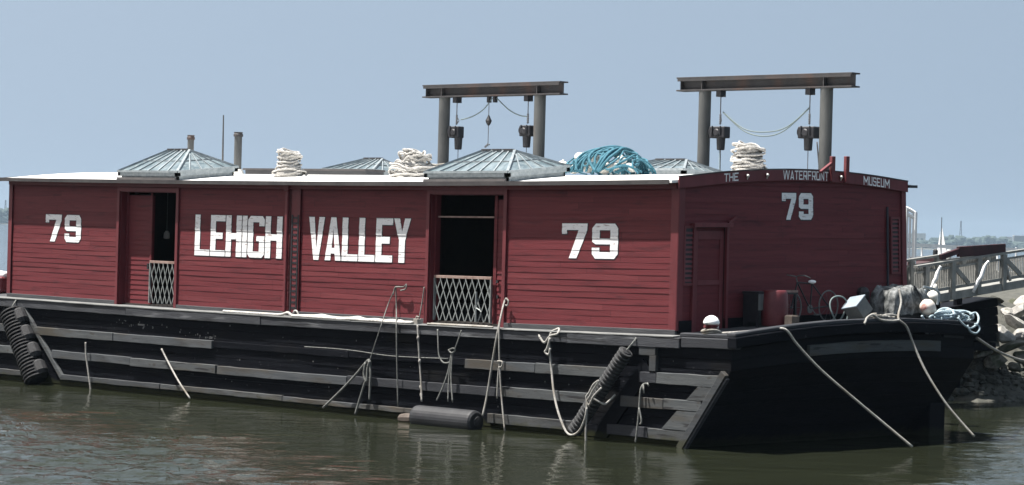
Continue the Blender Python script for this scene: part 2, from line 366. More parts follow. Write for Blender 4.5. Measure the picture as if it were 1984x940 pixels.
# diagonal guards at the near end, and the left one
def diag(p, q, w, d, mt, nm='guard_beam'):
    m = MB(TD); a = Vector((p[0], HY0-d/2, p[1])); b = Vector((q[0], HY0-d/2, q[1]))
    m.beam(a, b, d, w, (0,0,1)); m.build(nm, mt, hull, bevel=.01)
diag((1.60,1.46),(.50,-.02),.15,.12,'greywood'); diag((1.665,1.36),(.60,-.06),.05,.10,'darkwood')
for z0_, z1_, i0, i1 in ((.918,1.188,.65,.95),(.338,.70,.03,.42)):  # boards filling the corners between the rails and the guard
    o0, o1 = .50+(z0_+.02)*.743, .50+(z1_+.02)*.743; ya, yb = HY0-.092, HY0-.002
    m = MB(TD); m.add([(i0,ya,z0_),(o0,ya,z0_),(o1,ya,z1_),(i1,ya,z1_),(i0,yb,z0_),(o0,yb,z0_),(o1,yb,z1_),(i1,yb,z1_)], [(0,1,2,3),(7,6,5,4),(0,4,5,1),(2,6,7,3),(0,3,7,4)])
    m.build('corner_board', 'lightwood', hull)
diag((-21.85,2.0),(-20.0,.22),.12,.09,'lightwood')
m = MB(TD); m.box(-.62,-.18,HY0-.10,HY0-.002,1.72,1.88); m.box(-.34,-.16,HY0-.10,HY0-.002,1.42,1.72); m.build('corner_plate', 'greywood', hull, bevel=.008)
m = MB(TD); m.box(-17.0,-16.75,HY0-.02,HY0-.001,1.66,1.70)
for _ in range(34):                                          # flaked paint marks left on the planks
    x = R.uniform(-18.2,-13.2); z = 1.74-(x+18.2)*.055+R.uniform(-.09,.08); s_ = R.uniform(.012,.03)
    m.box(x, x+s_, HY0-.012, HY0-.002, z, z+s_*R.uniform(1,2.2))
for _ in range(16):
    x = R.uniform(-14,1.2); z = R.choice([1.0,1.12,1.6,.5,1.75])+R.uniform(-.06,.06); s_ = R.uniform(.01,.025)
    m.box(x, x+s_, HY0-.012, HY0-.002, z, z+s_*R.uniform(1,2.5))
tag(m.build('paint_flakes', 'capwood', hull), kind='stuff')

# ------------------------------------------------------------------ deckhouse walls
CH = .1225; Z0 = 2.20; NC = 24; ZT = Z0+CH*NC
woff = [R.uniform(-.003,.004) for _ in range(NC)]; prot = [R.uniform(.003,.0080) for _ in range(NC)]
def sid(k, f, s):                                            # how far the clapboard stands out, at fraction f of course k, position s
    return prot[k]*(1-f)+.006+woff[k]+.002*math.sin(s*1.7+k*2.3)
RB = random.Random(21)
def siding(openings, s0, s1, place, mb):
    for k in range(NC):
        z0 = Z0+k*CH; z1 = z0+CH; segs = [(s0, s1)]
        for (a, b, c, d) in openings:
            if z1 > c+.01 and z0 < d-.01:
                ns = []
                for (p, q) in segs:
                    if b <= p or a >= q: ns.append((p, q)); continue
                    if p < a: ns.append((p, a))
                    if q > b: ns.append((b, q))
                segs = ns
        boards = []
        for p, q in segs:
            x = p
            while x < q-.01:
                e = x+RB.uniform(1.6,4.2)
                if q-e < 1.0: e = q
                boards.append((x, e, x == p)); x = e
        for p, q, first in boards:
            n = max(1, int((q-p)/.6)); mb.cur = RB.choice((0,0,1,2)); ph = RB.uniform(0, 9); q -= .006
            for i in range(n):
                a = p+(q-p)*i/n; b = p+(q-p)*(i+1)/n
                ja = .0045*math.sin(a*2.1+ph); jb = .0045*math.sin(b*2.1+ph)
                mb.add([place(a, sid(k,0,a), z0+ja), place(b, sid(k,0,b), z0+jb), place(b, sid(k,1,b), z1), place(a, sid(k,1,a), z1)], [(0,1,2,3)])
                mb.add([place(a, sid(k,0,a), z0+ja), place(a, 0, z0+ja), place(b, 0, z0+jb), place(b, sid(k,0,b), z0+jb)], [(0,1,2,3)])
    mb.cur = 0
sideP = lambda s, o, z: (s, -o, z)
endP = lambda s, o, z: (o, s, z)
D1 = (-18.22,-15.98,Z0-.2,4.93); D2 = (-7.12,-4.86,Z0-.2,4.95); D3 = (.48,1.45,Z0-.2,4.26)
m = MB(TH); siding([D1, D2], -L, 0, sideP, m)
wall = m.build('side_wall', ['red','red_b','red_c'], barge)
m = MB(TH)                                                   # solid backing behind the boards
for a, b in ((-L,D1[0]),(D1[1],D2[0]),(D2[1],0)):
    m.segbox(a, b, .0, .10, 2.08, ZT, max(2, int((b-a)/1.2)), 0)
m.box(D1[0],D1[1],0,.10,D1[3],ZT); m.box(D2[0],D2[1],0,.10,D2[3],ZT)
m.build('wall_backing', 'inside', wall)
m = MB(TH); siding([D3], 0, W, endP, m); ewall = m.build('end_wall', ['red','red_b','red_c'], barge)
m = MB(TH)
m.segbox(-.10, 0, 0, D3[0], 2.08, ZT, 2, 1); m.segbox(-.10, 0, D3[1], W, 2.08, ZT, 6, 1); m.box(-.10,0,D3[0],D3[1],D3[3],ZT)
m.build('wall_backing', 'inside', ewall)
m = MB(TH); siding([], 0, W, lambda s, o, z: (-L-o, s, z), m)
for k in range(len(m.f)): m.f[k] = m.f[k][::-1]
w3 = m.build('end_wall', ['red','red_b','red_c'], barge)
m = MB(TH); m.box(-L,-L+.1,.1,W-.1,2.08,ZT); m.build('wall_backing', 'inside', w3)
m = MB(TH); siding([], -L, 0, lambda s, o, z: (s, W+o, z), m)
for k in range(len(m.f)): m.f[k] = m.f[k][::-1]
w4 = m.build('side_wall', ['red','red_b','red_c'], barge)
m = MB(TH); m.segbox(-L, 0, W-.1, W, 2.08, ZT, 10, 0); m.build('wall_backing', 'inside', w4)
# gable infill between wall top and cambered roof, near and far ends
for xa, xb in ((-.09,.028),(-L-.028,-L+.09)):
    m = MB()
    vs = []; nn = 16
    for i in range(nn+1):
        y = W*i/nn
        for x in (xa, xb):
            vs.append(TH(Vector((x, y, ZT-.01)))); vs.append(TR(Vector((x, y, 5.19))))
    fs = []
    for i in range(nn):
        a = 4*i; b = a+4
        fs += [(a+2,b+2,b+3,a+3),(a,a+1,b+1,b),(a+1,a+3,b+3,b+1)]
    m.add(vs, fs); m.build('gable_board', 'red', barge)
# plinth boards
m = MB(TH)
for a, b in ((-L-.03,D1[0]-.02),(D1[1]+.02,-11.6),(-11.6,D2[0]-.02),(D2[1]+.02,.03)):
    m.segbox(a+.003, b-.003, -.055, -.001, 2.055, 2.215+R.uniform(-.01,.01), max(2,int((b-a)/1.0)), 0, .003)
m.build('base_board', 'plinth', barge, bevel=.005)
m = MB(TH); m.segbox(.001,.06,.02,D3[0],2.08,2.40,2,1); m.segbox(.001,.06,D3[1],W,2.08,2.42,6,1)
m.build('base_board', 'tar2', barge, bevel=.005)
# corner boards
for (x0,x1,y0,y1) in ((-.16,.034,-.052,-.036),(.034,.05,-.05,.13),(-L-.05,-L-.036,-.05,.1),(-L-.036,-L+.11,-.052,-.036),(.034,.052,W-.12,W+.04)):
    m = MB(TH); m.box(x0,x1,y0,y1,2.2,ZT); m.build('corner_board', 'red_trim', barge, bevel=.004)
# floor and dark lining
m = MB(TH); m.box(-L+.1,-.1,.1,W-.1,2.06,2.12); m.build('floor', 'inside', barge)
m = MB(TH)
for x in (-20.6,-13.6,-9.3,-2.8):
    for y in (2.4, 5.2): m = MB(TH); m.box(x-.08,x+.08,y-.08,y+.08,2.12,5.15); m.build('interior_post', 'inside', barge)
# door frames, reveals, headers
def reveal(D, right_panel):
    a, b, c, d = D
    m = MB(TH)
    m.box(a-.10,a,-.058,-.004,2.06,d+.11); m.box(b,b+.10,-.058,-.004,2.06,d+.11); m.box(a,b,-.056,-.004,d,d+.10)
    fr = m.build('door_frame', 'red_trim', barge, bevel=.004)
    m = MB(TH); m.box(a,a+.02,-.003,.24,2.06,d); m.box(b-.02,b,-.003,.24,2.06,d); m.box(a+.02,b-.02,-.003,.24,d-.02,d)
    m.build('reveal', 'red_trim', fr)
    m = MB(TH); m.box(a,b,-.12,.24,2.03,2.085); m.build('sill', 'capwood', fr, bevel=.005)
    return fr
reveal(D1, False); reveal(D2, True)
# left sliding door, partly closed
def sliding(a, b, y, z0, z1, lab):
    m = MB(TH); n = int((z1-z0)/CH)
    for k in range(n):
        zz0 = z0+k*CH; zz1 = zz0+CH
        m.add([(a,y-.018,zz0),(b,y-.018,zz0),(b,y-.004,zz1),(a,y-.004,zz1)], [(0,1,2,3)])
        m.add([(a,y-.018,zz0),(a,y,zz0),(b,y,zz0),(b,y-.018,zz0)], [(0,1,2,3)])
    m.box(a,b,y,y+.05,z0,z0+n*CH); m.box(a,a+.09,y-.03,y-.0185,z0,z1); m.box(b-.07,b,y-.03,y-.0185,z0,z1)
    d = m.build('sliding_door', 'red', barge); tag(d, lab)
    return d
sd = sliding(-18.2,-17.16,.19,2.14,4.90,'left sliding door, half closed over its opening')
m = MB(TH); m.box(-17.28,-17.22,.12,.158,3.02,3.16); m.build('handle', 'black', sd)
sd2 = sliding(-5.33,-4.885,.19,2.14,4.92,'right sliding door, only its edge in the opening')
m = MB(TH); m.box(-5.2,-5.14,.12,.158,3.05,3.11); m.build('latch', 'black', sd2)
m = MB(TH); m.box(-5.18,-5.13,.12,.158,2.72,2.79); m.build('latch', 'black', sd2)
m = MB(TH); m.box(D2[0]+.02,-5.34,.16,.20,4.44,4.475); m.build('cross_bar', 'rail_wood', barge)
m = MB(TH); m.box(D2[0]+.02,D2[0]+.06,.10,.24,2.1,4.93); m.build('door_jamb', 'red_trim', barge)
# folding lattice gates
def gate(x0, x1, z0, z1, n, lab):
    root = MB(TH); root.box(x0,x1,.075,.115,z1,z1+.06); g = root.build('folding_gate', 'rail_wood', barge, bevel=.004); tag(g, lab)
    m = MB(TH); h = (z1-z0)
    st = (x1-x0)/n
    for i in range(-2, n+1):
        for sg in (1,-1):
            xa = x0+i*st; xb = xa+st*2.0
            if sg < 0: xa, xb = xb, xa
            p = Vector((xa, .09+sg*.012, z0)); q = Vector((xb, .09+sg*.012, z1))
            # clip to gate width
            t0, t1 = 0., 1.; dx = q.x-p.x
            for lim, s_ in ((x0, 1), (x1, -1)):
                fa = (p.x-lim)*s_; fb = (q.x-lim)*s_
                if fa < 0 and fb < 0: t0 = 2; break
                if fa < 0: t0 = max(t0, fa/(fa-fb))
                if fb < 0: t1 = min(t1, fa/(fa-fb))
            if t1-t0 > .12: m.beam(p+(q-p)*t0, p+(q-p)*t1, .008, .022, (0,0,1))
    m.build('lattice', 'gatemetal', g)
    for xe in (x0, x1-.03): m = MB(TH); m.box(xe,xe+.03,.07,.12,z0,z1); m.build('end_post', 'gatemetal', g)
    return g
gate(-17.12,-16.06,2.2,3.18,6,'narrow folding lattice gate in the left doorway')
g2 = gate(-7.06,-5.30,2.2,3.12,9,'wide folding lattice gate in the right doorway')
m = MB(TH); m.tube([(-5.72,.06,2.2),(-5.72,.06,2.85)], .022, 6, 1); m.tube([(-5.62,.05,2.24),(-5.55,.05,2.42),(-5.70,.05,2.5)], .015, 5, 3); m.box(-5.75,-5.69,.045,.075,2.5,2.56); m.build('drop_bolt', 'gatemetal', g2)
# downpipe and slotted black strip between the two words
m = MB(TH); m.box(-11.87,-11.77,-.13,-.05,2.2,5.0); m.box(-11.90,-11.74,-.15,-.04,5.0,5.14); m.build('downpipe', 'red_trim', barge, bevel=.015)
m = MB(TH); m.box(-11.70,-11.40,-.062,-.045,2.2,5.13); sp = m.build('hatch_board', 'red_trim', barge)
m = MB(TH); m.box(-11.68,-11.635,-.075,-.063,2.2,4.45); m.box(-11.47,-11.425,-.075,-.063,2.2,4.45)
z = 2.28
while z < 4.4:
    m.box(-11.62,-11.49,-.072,-.063,z,z+.045); z += .13
m.build('slotted_strip', 'black', sp)

# ------------------------------------------------------------------ lettering
def clip(poly, c, keep_above):
    out = []; n = len(poly)
    for i in range(n):
        a = poly[i]; b = poly[(i+1) % n]; ia = (a[1] >= c) if keep_above else (a[1] <= c); ib = (b[1] >= c) if keep_above else (b[1] <= c)
        if ia: out.append(a)
        if ia != ib:
            t = (c-a[1])/(b[1]-a[1]); out.append((a[0]+(b[0]-a[0])*t, c))
    return out
def rc(x0,x1,z0,z1): return [(x0,z0),(x1,z0),(x1,z1),(x0,z1)]
def shapes(ch, w, h, s, b):
    """convex pieces of a block letter w wide, h high, stem s, bar b"""
    c = s*.45
    if ch == 'L': return [rc(0,s,0,h), rc(s,w,0,b)]
    if ch == 'E': return [rc(0,s,0,h), rc(s,w,0,b), rc(s,w,h-b,h), rc(s,w*.82,h/2-b*.5,h/2+b*.5)]
    if ch == 'F': return [rc(0,s,0,h), rc(s,w,h-b,h), rc(s,w*.82,h/2-b*.5,h/2+b*.5)]
    if ch == 'H': return [rc(0,s,0,h), rc(w-s,w,0,h), rc(s,w-s,h/2-b*.5,h/2+b*.5)]
    if ch == 'I': return [rc(0,s,0,h)]
    if ch == 'T': return [rc(0,w,h-b,h), rc(w/2-s/2,w/2+s/2,0,h-b)]
    if ch in 'GOU9S':
        top = [(0,h-b),(w,h-b),(w,h-c),(w-c,h),(c,h),(0,h-c)]; bot = [(0,b),(0,c),(c,0),(w-c,0),(w,c),(w,b)]
        if ch == 'G': return [top, bot, rc(0,s,b,h-b), rc(w-s,w,h*.76,h-b), rc(w-s,w,b,h*.52), rc(w*.52,w-s,h*.52-b*.8,h*.52)]
        if ch == 'O': return [top, bot, rc(0,s,b,h-b), rc(w-s,w,b,h-b)]
        if ch == 'U': return [bot, rc(0,s,b,h), rc(w-s,w,b,h)]
        if ch == '9': return [top, bot, rc(w-s,w,b,h-b), rc(0,s,h*.52,h-b), [(c,h*.40),(w-s,h*.40),(w-s,h*.56),(s,h*.56),(s,h*.52),(0,h*.52),(0,h*.47)][:0] or [(c,h*.41),(w-s,h*.41),(w-s,h*.52),(0,h*.52),(0,h*.48)], rc(s,w-s,h*.52,h*.575), rc(0,s,b,h*.31)]
        if ch == 'S': return [top, bot, rc(0,s,h*.5,h-b), rc(s,w,h*.5-b*.5,h*.5+b*.5), rc(w-s,w,b,h*.5-b*.5), rc(w-s,w,h*.76,h-b), rc(0,s,b,h*.26)]
    if ch == '7': return [rc(0,w,h-b,h), rc(0,b*1.05,h*.70,h-b), [(w*.30,0),(w*.60,0),(w,h-b),(w*.66,h-b)]]
    if ch == 'V':
        k = s*.45; return [[(0,h),(w/2-k,0),(w/2,0),(w/2,h*.25),(s,h)], [(w/2,0),(w/2+k,0),(w,h),(w-s,h),(w/2,h*.25)]]
    if ch == 'A':
        k = s*.45; g = lambda v: s+(w/2-s)*v/.74
        return [[(0,0),(s,0),(w/2,h*.74),(w/2,h),(w/2-k,h)], [(w-s,0),(w,0),(w/2+k,h),(w/2,h),(w/2,h*.74)], [(g(.16),h*.16),(w-g(.16),h*.16),(w-g(.29),h*.29),(g(.29),h*.29)]]
    if ch == 'Y': return [rc(w/2-s/2,w/2+s/2,0,h*.5), [(w/2-s/2,h*.5),(w/2,h*.5),(w/2,h*.70),(s,h),(0,h)], [(w/2,h*.5),(w/2+s/2,h*.5),(w,h),(w-s,h),(w/2,h*.70)]]
    if ch == 'W':
        q = w/2; out = []
        for o in (0, q-s*.25): 
            for p in shapes('V', q+s*.25, h, s, b): out.append([(x+o, z) for x, z in p])
        return out
    if ch == 'N': return [rc(0,s,0,h), rc(w-s,w,0,h), [(s,h),(s,h*.72),(w-s,0),(w-s,h*.28)]]
    if ch == 'M': return [rc(0,s,0,h), rc(w-s,w,0,h), [(s,h),(s,h*.68),(w/2,h*.22),(w/2,h*.5)], [(w/2,h*.22),(w-s,h*.68),(w-s,h),(w/2,h*.5)]]
    if ch == 'R': return [rc(0,s,0,h), rc(s,w,h-b,h), rc(w-s,w,h*.5,h-b), rc(s,w,h*.5-b,h*.5), [(w*.5,h*.5-b),(w-s,0),(w,0),(w*.85,h*.5-b)]]
    return []
def grow(poly, g):
    cx = sum(p[0] for p in poly)/len(poly); cz = sum(p[1] for p in poly)/len(poly)
    x0 = min(p[0] for p in poly); x1 = max(p[0] for p in poly); z0 = min(p[1] for p in poly); z1 = max(p[1] for p in poly)
    fx = (x1-x0+2*g)/(x1-x0); fz = (z1-z0+2*g)/(z1-z0)
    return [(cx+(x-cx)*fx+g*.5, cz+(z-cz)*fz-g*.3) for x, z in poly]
def letter_on_boards(mb, polys, place, lift):
    for i, poly in enumerate(polys):
        for k in range(NC):
            z0 = Z0+k*CH+.0005; z1 = z0+CH-.001
            p = clip(clip(poly, z0, True), z1, False)
            if len(p) < 3: continue
            mb.add([place(x, sid(k, (z-Z0-k*CH)/CH, x)+lift(i), z) for x, z in p], [tuple(range(len(p)))])
def word(text, s0, s1, z0, z1, place, parent, lab, widths=None, stem=.10, bar=.145, gap=.045, wref=None):
    ws = widths or [1]*len(text); tot = (s1-s0)-gap*(len(text)-1); unit = tot/sum(ws); x = s0
    wh = []; 
    for ch, w_ in zip(text, ws):
        w = w_*unit
        for p in shapes(ch, w if ch != 'I' else w, z1-z0, w if ch == 'I' else stem, bar): wh.append([(x+a, z0+b) for a, b in p])
        x += w+gap
    a = MB(TH); letter_on_boards(a, wh, place, lambda i: .0075+.0002*(i % 5))
    o = a.build('lettering', 'white_paint', parent); tag(o, lab)
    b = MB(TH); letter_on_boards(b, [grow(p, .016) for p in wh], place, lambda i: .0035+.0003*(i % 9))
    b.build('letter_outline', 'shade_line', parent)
word('LEHIGH', -15.26,-12.06,3.42,4.40, sideP, wall, 'white block capitals reading LEHIGH', [.98,.95,1.0,.30,1.05,1.05], stem=.19, bar=.145, gap=.03)
word('VALLEY', -11.13,-7.74,3.43,4.41, sideP, wall, 'white block capitals reading VALLEY', [1.0,1.0,.98,.98,1.0,1.0], stem=.19, bar=.15, gap=.03)
def num79(s0, s1, z0, z1, place, parent, lab, stem, bar):
    word('79', s0, s1, z0, z1, place, parent, lab, [1.0,1.0], stem=stem, bar=bar, gap=(s1-s0)*.09)
num79(-21.34,-19.83,3.61,4.30, sideP, wall, 'white number 79 at the left end of the side', .20, .135)
num79(-3.17,-1.60,3.62,4.34, sideP, wall, 'white number 79 at the right end of the side', .21, .135)
num79(3.29,4.35,4.43,4.99, endP, ewall, 'white number 79 on the end wall', .155, .12)

# end wall door, louvre and right shutter
m = MB(TH)
m.box(-.06,-.02,D3[0],D3[1],2.1,D3[3]); d3 = m.build('end_door', 'red', barge)
m = MB(TH)
m.box(-.019,.0,D3[0]+.02,D3[0]+.14,2.12,4.2); m.box(-.019,.0,D3[1]-.14,D3[1]-.02,2.12,4.2); m.box(-.019,.0,D3[0]+.14,D3[1]-.14,4.02,4.2); m.box(-.019,0,D3[0]+.14,D3[1]-.14,3.1,3.2)
m.build('door_panel_frame', 'red_trim', d3, bevel=.004)
m = MB(TH); m.box(.0,.07,D3[0]-.07,D3[0],2.1,4.33); m.box(.0,.07,D3[1],D3[1]+.07,2.1,4.33); m.box(.0,.12,D3[0]-.12,D3[1]+.14,4.27,4.36); m.build('door_surround', 'red_trim', d3, bevel=.004)
m = MB(TH); m.beam((.06,1.5,4.36),(.06,1.72,4.48),.05,.05); m.build('bracket', 'red_trim', d3)
def louvre(y0, y1, z0, z1):
    m = MB(TH); m.box(.03,.06,y0-.05,y0,z0,z1); m.box(.03,.06,y1,y1+.05,z0,z1); m.box(.03,.06,y0-.05,y1+.05,z1,z1+.05); m.box(.03,.06,y0-.05,y1+.05,z0-.05,z0)
    f = m.build('louvre_vent', 'red_trim', barge)
    m = MB(TH); m.box(.028,.034,y0,y1,z0,z1); m.build('vent_opening', 'black', f)
    m = MB(TH); z = z0+.03
    while z < z1-.05:
        m.add([(.036,y0,z+.05),(.056,y0,z),(.056,y1,z),(.036,y1,z+.05)], [(0,1,2,3)]); z += .095
    m.build('slat', 'red_trim', f)
louvre(.17,.40,3.15,4.25); louvre(7.14,7.38,3.3,4.45)
m = MB(TH); m.box(.035,.06,6.95,7.0,2.9,4.72); m.build('batten', 'shade_line', barge)

# ------------------------------------------------------------------ roof
m = MB(TR)
nx, ny = 26, 16; xs = [-L-.22+(L+.27)*i/nx for i in range(nx+1)]; ys = [-.30+(W+.55)*j/ny for j in range(ny+1)]
for i in range(nx):
    for j in range(ny):
        m.add([(xs[i],ys[j],5.21),(xs[i+1],ys[j],5.21),(xs[i+1],ys[j+1],5.21),(xs[i],ys[j+1],5.21)], [(0,1,2,3)])
        m.add([(xs[i],ys[j],5.155),(xs[i+1],ys[j],5.155),(xs[i+1],ys[j+1],5.155),(xs[i],ys[j+1],5.155)], [(3,2,1,0)])
for i in range(nx):
    m.add([(xs[i],ys[0],5.155),(xs[i+1],ys[0],5.155),(xs[i+1],ys[0],5.21),(xs[i],ys[0],5.21)], [(0,1,2,3)])
    m.add([(xs[i],ys[-1],5.155),(xs[i+1],ys[-1],5.155),(xs[i+1],ys[-1],5.21),(xs[i],ys[-1],5.21)], [(3,2,1,0)])
for j in range(ny):
    m.add([(xs[0],ys[j],5.155),(xs[0],ys[j+1],5.155),(xs[0],ys[j+1],5.21),(xs[0],ys[j],5.21)], [(3,2,1,0)])
    m.add([(xs[-1],ys[j],5.155),(xs[-1],ys[j+1],5.155),(xs[-1],ys[j+1],5.21),(xs[-1],ys[j],5.21)], [(0,1,2,3)])
roof = m.build('roof', 'roof', barge)
m = MB(TR); m.segbox(-L-.24,-.02,-.315,-.301,5.13,5.222,20,0); m.segbox(-L-.25,-L-.225,-.27,W+.25,5.12,5.215,12,1); m.build('roof_edge_strip', 'edge', roof)
m = MB(TR); m.segbox(-L,-.0,-.10,-.055,5.045,5.15,20,0); m.build('eave_board', 'red_trim', roof)
m = MB(TR); m.box(-L-.40,-L-.2,-.33,-.15,5.13,5.19); m.build('gutter_spout', 'black', roof)
m = MB(TR); m.box(.06,.12,W+.06,W+.38,5.14,5.20); m.build('gutter_spout', 'black', roof)
# name board across the end
m = MB(TR); m.segbox(.062,.095,-.12,W+.06,5.045,5.275,18,1); nb = m.build('name_board', 'red_trim', barge, bevel=.004)
m = MB(TR); m.segbox(.052,.105,-.12,W+.06,5.276,5.30,18,1); m.build('name_board_cap', 'edge', nb)
def small_word(text, y0, y1, z0, z1, lab, gap=.022):
    m = MB(TR); n = len(text); wd = {'W':1.75,'M':1.45,'I':.4}; unit = ((y1-y0)-gap*(n-1))/sum(wd.get(c,1.) for c in text); y = y0; i = 0
    for ch in text:
        w = unit*wd.get(ch,1.)
        for p in shapes(ch, w, z1-z0, .026, .028):
            x = .0975+.0002*(i % 4); i += 1
            m.add([(x, y+a, z0+b) for a, b in p], [tuple(range(len(p)))])
        y += w+gap
    tag(m.build('lettering', 'white_paint', nb), lab)
small_word('THE', 1.28,1.74,5.08,5.25,'white letters THE on the name board')
small_word('WATERFRONT', 3.22,4.78,5.07,5.26,'white letters WATERFRONT on the name board')
small_word('MUSEUM', 6.04,6.99,5.06,5.25,'white letters MUSEUM on the name board')
for y in (2.01, 2.66, 5.20):                                # small white lamps on the name board
    c = TR(Vector((.10, y, 5.20)))
    m = MB(); m.lathe(c, [(0,.015),(.02,.025),(.05,.032),(.07,.03)], 10, (.75,-.2,-.6)); m.tube([c+Vector((-.005,0,.0)), c+Vector((.02,.01,-.05)), c+Vector((-.0,.015,-.10))], .014, 5, 2)
    m.build('board_lamp', 'float', barge, smooth=True)
# two red posts standing up behind the name board
for px in (1613, 1640.5):
    top = PX(px, 303, .13); lo = TR(Vector((.13, top.y, 5.06)))
    m = MB(); m.beam((.135, top.y, lo.z), (.135, top.y, top.z), .078, .115, (0,1,0))
    m.build('roof_post', 'red_trim', barge, bevel=.006)
    if px < 1620: ty = top.y
m = MB(); a = TR(Vector((.135,ty-.36,5.24))); m.beam(a, (.135,ty-.045,a.z+.20), .05, .07, (1,0,0)); m.build('post_brace', 'red_trim', barge)

# skylights
def skylight(x0, x1, y0, y1, ridge0, ridge1, h0, h1, ym, label):
    T = TR; c = T(Vector((x0, y0, 5.21)))
    gx0, gx1, gy0, gy1 = x0, x1, y0, y1
    slope = lambda y: 5.21+0*y
    base = lambda x, y, h: (lambda v: (v.x, v.y, v.z+h))(T(Vector((x, y, 5.21))))
    m = MB()
    t = .05
    def wallseg(p, q, h_lo, h_hi, w=.05):
        a = Vector(base(p[0], p[1], h_lo)); b = Vector(base(q[0], q[1], h_lo)); a2 = Vector(base(p[0], p[1], h_hi)); b2 = Vector(base(q[0], q[1], h_hi))
        n = (b-a).cross(Vector((0,0,1))).normalized()*w
        m.add([a,b,b2,a2,a-n,b-n,b2-n,a2-n], [(0,1,2,3),(5,4,7,6),(3,2,6,7),(1,0,4,5),(1,5,6,2),(4,0,3,7)])
    ins = .07
    P4 = [(x0+ins,y0+ins),(x1-ins,y0+ins),(x1-ins,y1-ins),(x0+ins,y1-ins)]
    for i in range(4): wallseg(P4[i], P4[(i+1) % 4], -.02, .20)
    P5 = [(x0,y0),(x1,y0),(x1,y1),(x0,y1)]
    for i in range(4): wallseg(P5[i], P5[(i+1) % 4], .10, .205, .10)
    sk = m.build('skylight', 'frame', barge); tag(sk, label)
    m = MB()
    for i in range(4): 
        p, q = P4[i], P4[(i+1) % 4]
    m = MB(); m.beam(base(x0+.03,y0-.03,.02), base(x1-.03,y0-.03,.02), .05, .10); m.build('curb_shadow_strip', 'edge', sk)  # dark strip stands in for the shadow line under the curb
    A = [Vector(base(*p, .205)) for p in P5]
    zr = Vector(base((x0+x1)/2, ym, h1)).z
    r0 = Vector((ridge0, ym, zr)); r1 = Vector((ridge1, ym, zr))
    m = MB()
    m.add([A[0],A[1],r1,r0], [(0,1,2,3)]); m.add([A[1],A[2],r1], [(0,1,2)]); m.add([A[2],A[3],r0,r1], [(0,1,2,3)]); m.add([A[3],A[0],r0], [(0,1,2)])
    m.build('glass', 'glass', sk)
    m = MB()
    up = Vector((0,0,.012))
    def bar(p, q, w=.035, h=.045): m.beam(Vector(p)+up, Vector(q)+up, w, h)
    for a_, b_ in ((A[0],r0),(A[1],r1),(A[2],r1),(A[3],r0),(r0,r1)): bar(a_, b_, .055, .06)
    for a_, b_ in ((A[0],A[1]),(A[1],A[2]),(A[2],A[3]),(A[3],A[0])): bar(a_, b_, .05, .05)
    n = 6
    for k in range(1, n):
        t = k/n
        for (p, q, s0, s1) in ((A[0],A[1],r0,r1),(A[3],A[2],r0,r1)):
            b0 = p.lerp(q, t); b1 = s0.lerp(s1, t); bar(b0, b1, .028, .035)
    for (p, q, s0, s1) in ((A[0],A[1],r0,r1),(A[3],A[2],r0,r1),(A[1],A[2],r1,r1),(A[3],A[0],r0,r0)):
        bar(p.lerp(s0, .5), q.lerp(s1, .5), .02, .022)
    for k in range(1, 5):
        t = k/5
        for (p, q, ap) in ((A[1],A[2],r1),(A[3],A[0],r0)):
            b0 = p.lerp(q, t); bar(b0, ap.lerp(b0, .18), .028, .035)
    m.build('glazing_bars', 'frame', sk)
    m = MB(); k = 3
    for i in range(k):
        a_ = r0.lerp(r1, (i+.08)/k); b_ = r0.lerp(r1, (i+.85)/k); m.beam(a_+Vector((0,0,.04)), b_+Vector((0,0,.04)), .10, .03)
    m.build('ridge_vent', 'edge', sk)
skylight(-18.31,-15.95,-.06,1.86,-17.55,-16.70,.2,.66,.9,'skylight at the left of the near roof edge')
skylight(-7.32,-4.76,-.06,1.90,-6.50,-5.50,.2,.60,.9,'large skylight above the right doorway')
skylight(-17.3,-15.3,5.85,7.5,-16.65,-15.95,.2,.55,6.7,'skylight on the far side of the roof, left')
skylight(-7.3,-4.75,5.75,7.6,-6.5,-5.55,.2,.50,6.7,'skylight on the far side of the roof, right')
# chimneys, antenna, roof ridge box
def chimney(px, ptop, pbot, y, r, lab):
    t = PY(px, ptop, y); zb = roofz(t.x, y)
    m = MB(); m.lathe((t.x,y,zb), [(0,r*1.25),(.12,r*1.2),(.14,r),(t.z-zb-.12,r)], 16)
    c = m.build('stove_pipe', 'pile', barge, smooth=False); tag(c, lab)
    m = MB(); m.lathe((t.x,y,t.z-.12), [(0,r*.9),(.0,r*1.25),(.06,r*1.25),(.08,r*1.05),(.12,r*1.15)], 16); m.build('pipe_cap', 'steel', c)
    if r > .09:
        m = MB(); m.lathe((t.x,y,zb), [(0,r*1.9),(.05,r*1.7),(.14,r*1.3)], 16); m.build('flashing', 'float', c)
chimney(370,262,0,3.6,.085,'short stove pipe behind the left skylight')
chimney(462,256,0,3.9,.10,'tall stove pipe with a pale collar')
a = PY(434,223,3.8); m = MB(); m.tube([(a.x,3.8,roofz(a.x,3.8)),(a.x-.02,3.8,a.z)], lambda t: .028-.012*t, 6, 1); m.build('aerial', 'pile', barge)
m = MB(TR); m.segbox(-18.9,-14.2,4.6,5.2,5.22,5.33,8,0); m.segbox(-13.0,-8.9,4.9,5.3,5.22,5.27,6,0); rb = m.build('roof_box', 'plinth', barge)
m = MB(TR); m.segbox(-18.95,-14.2,4.55,5.25,5.331,5.38,8,0); m.build('roof_box_lid', 'edge', rb)

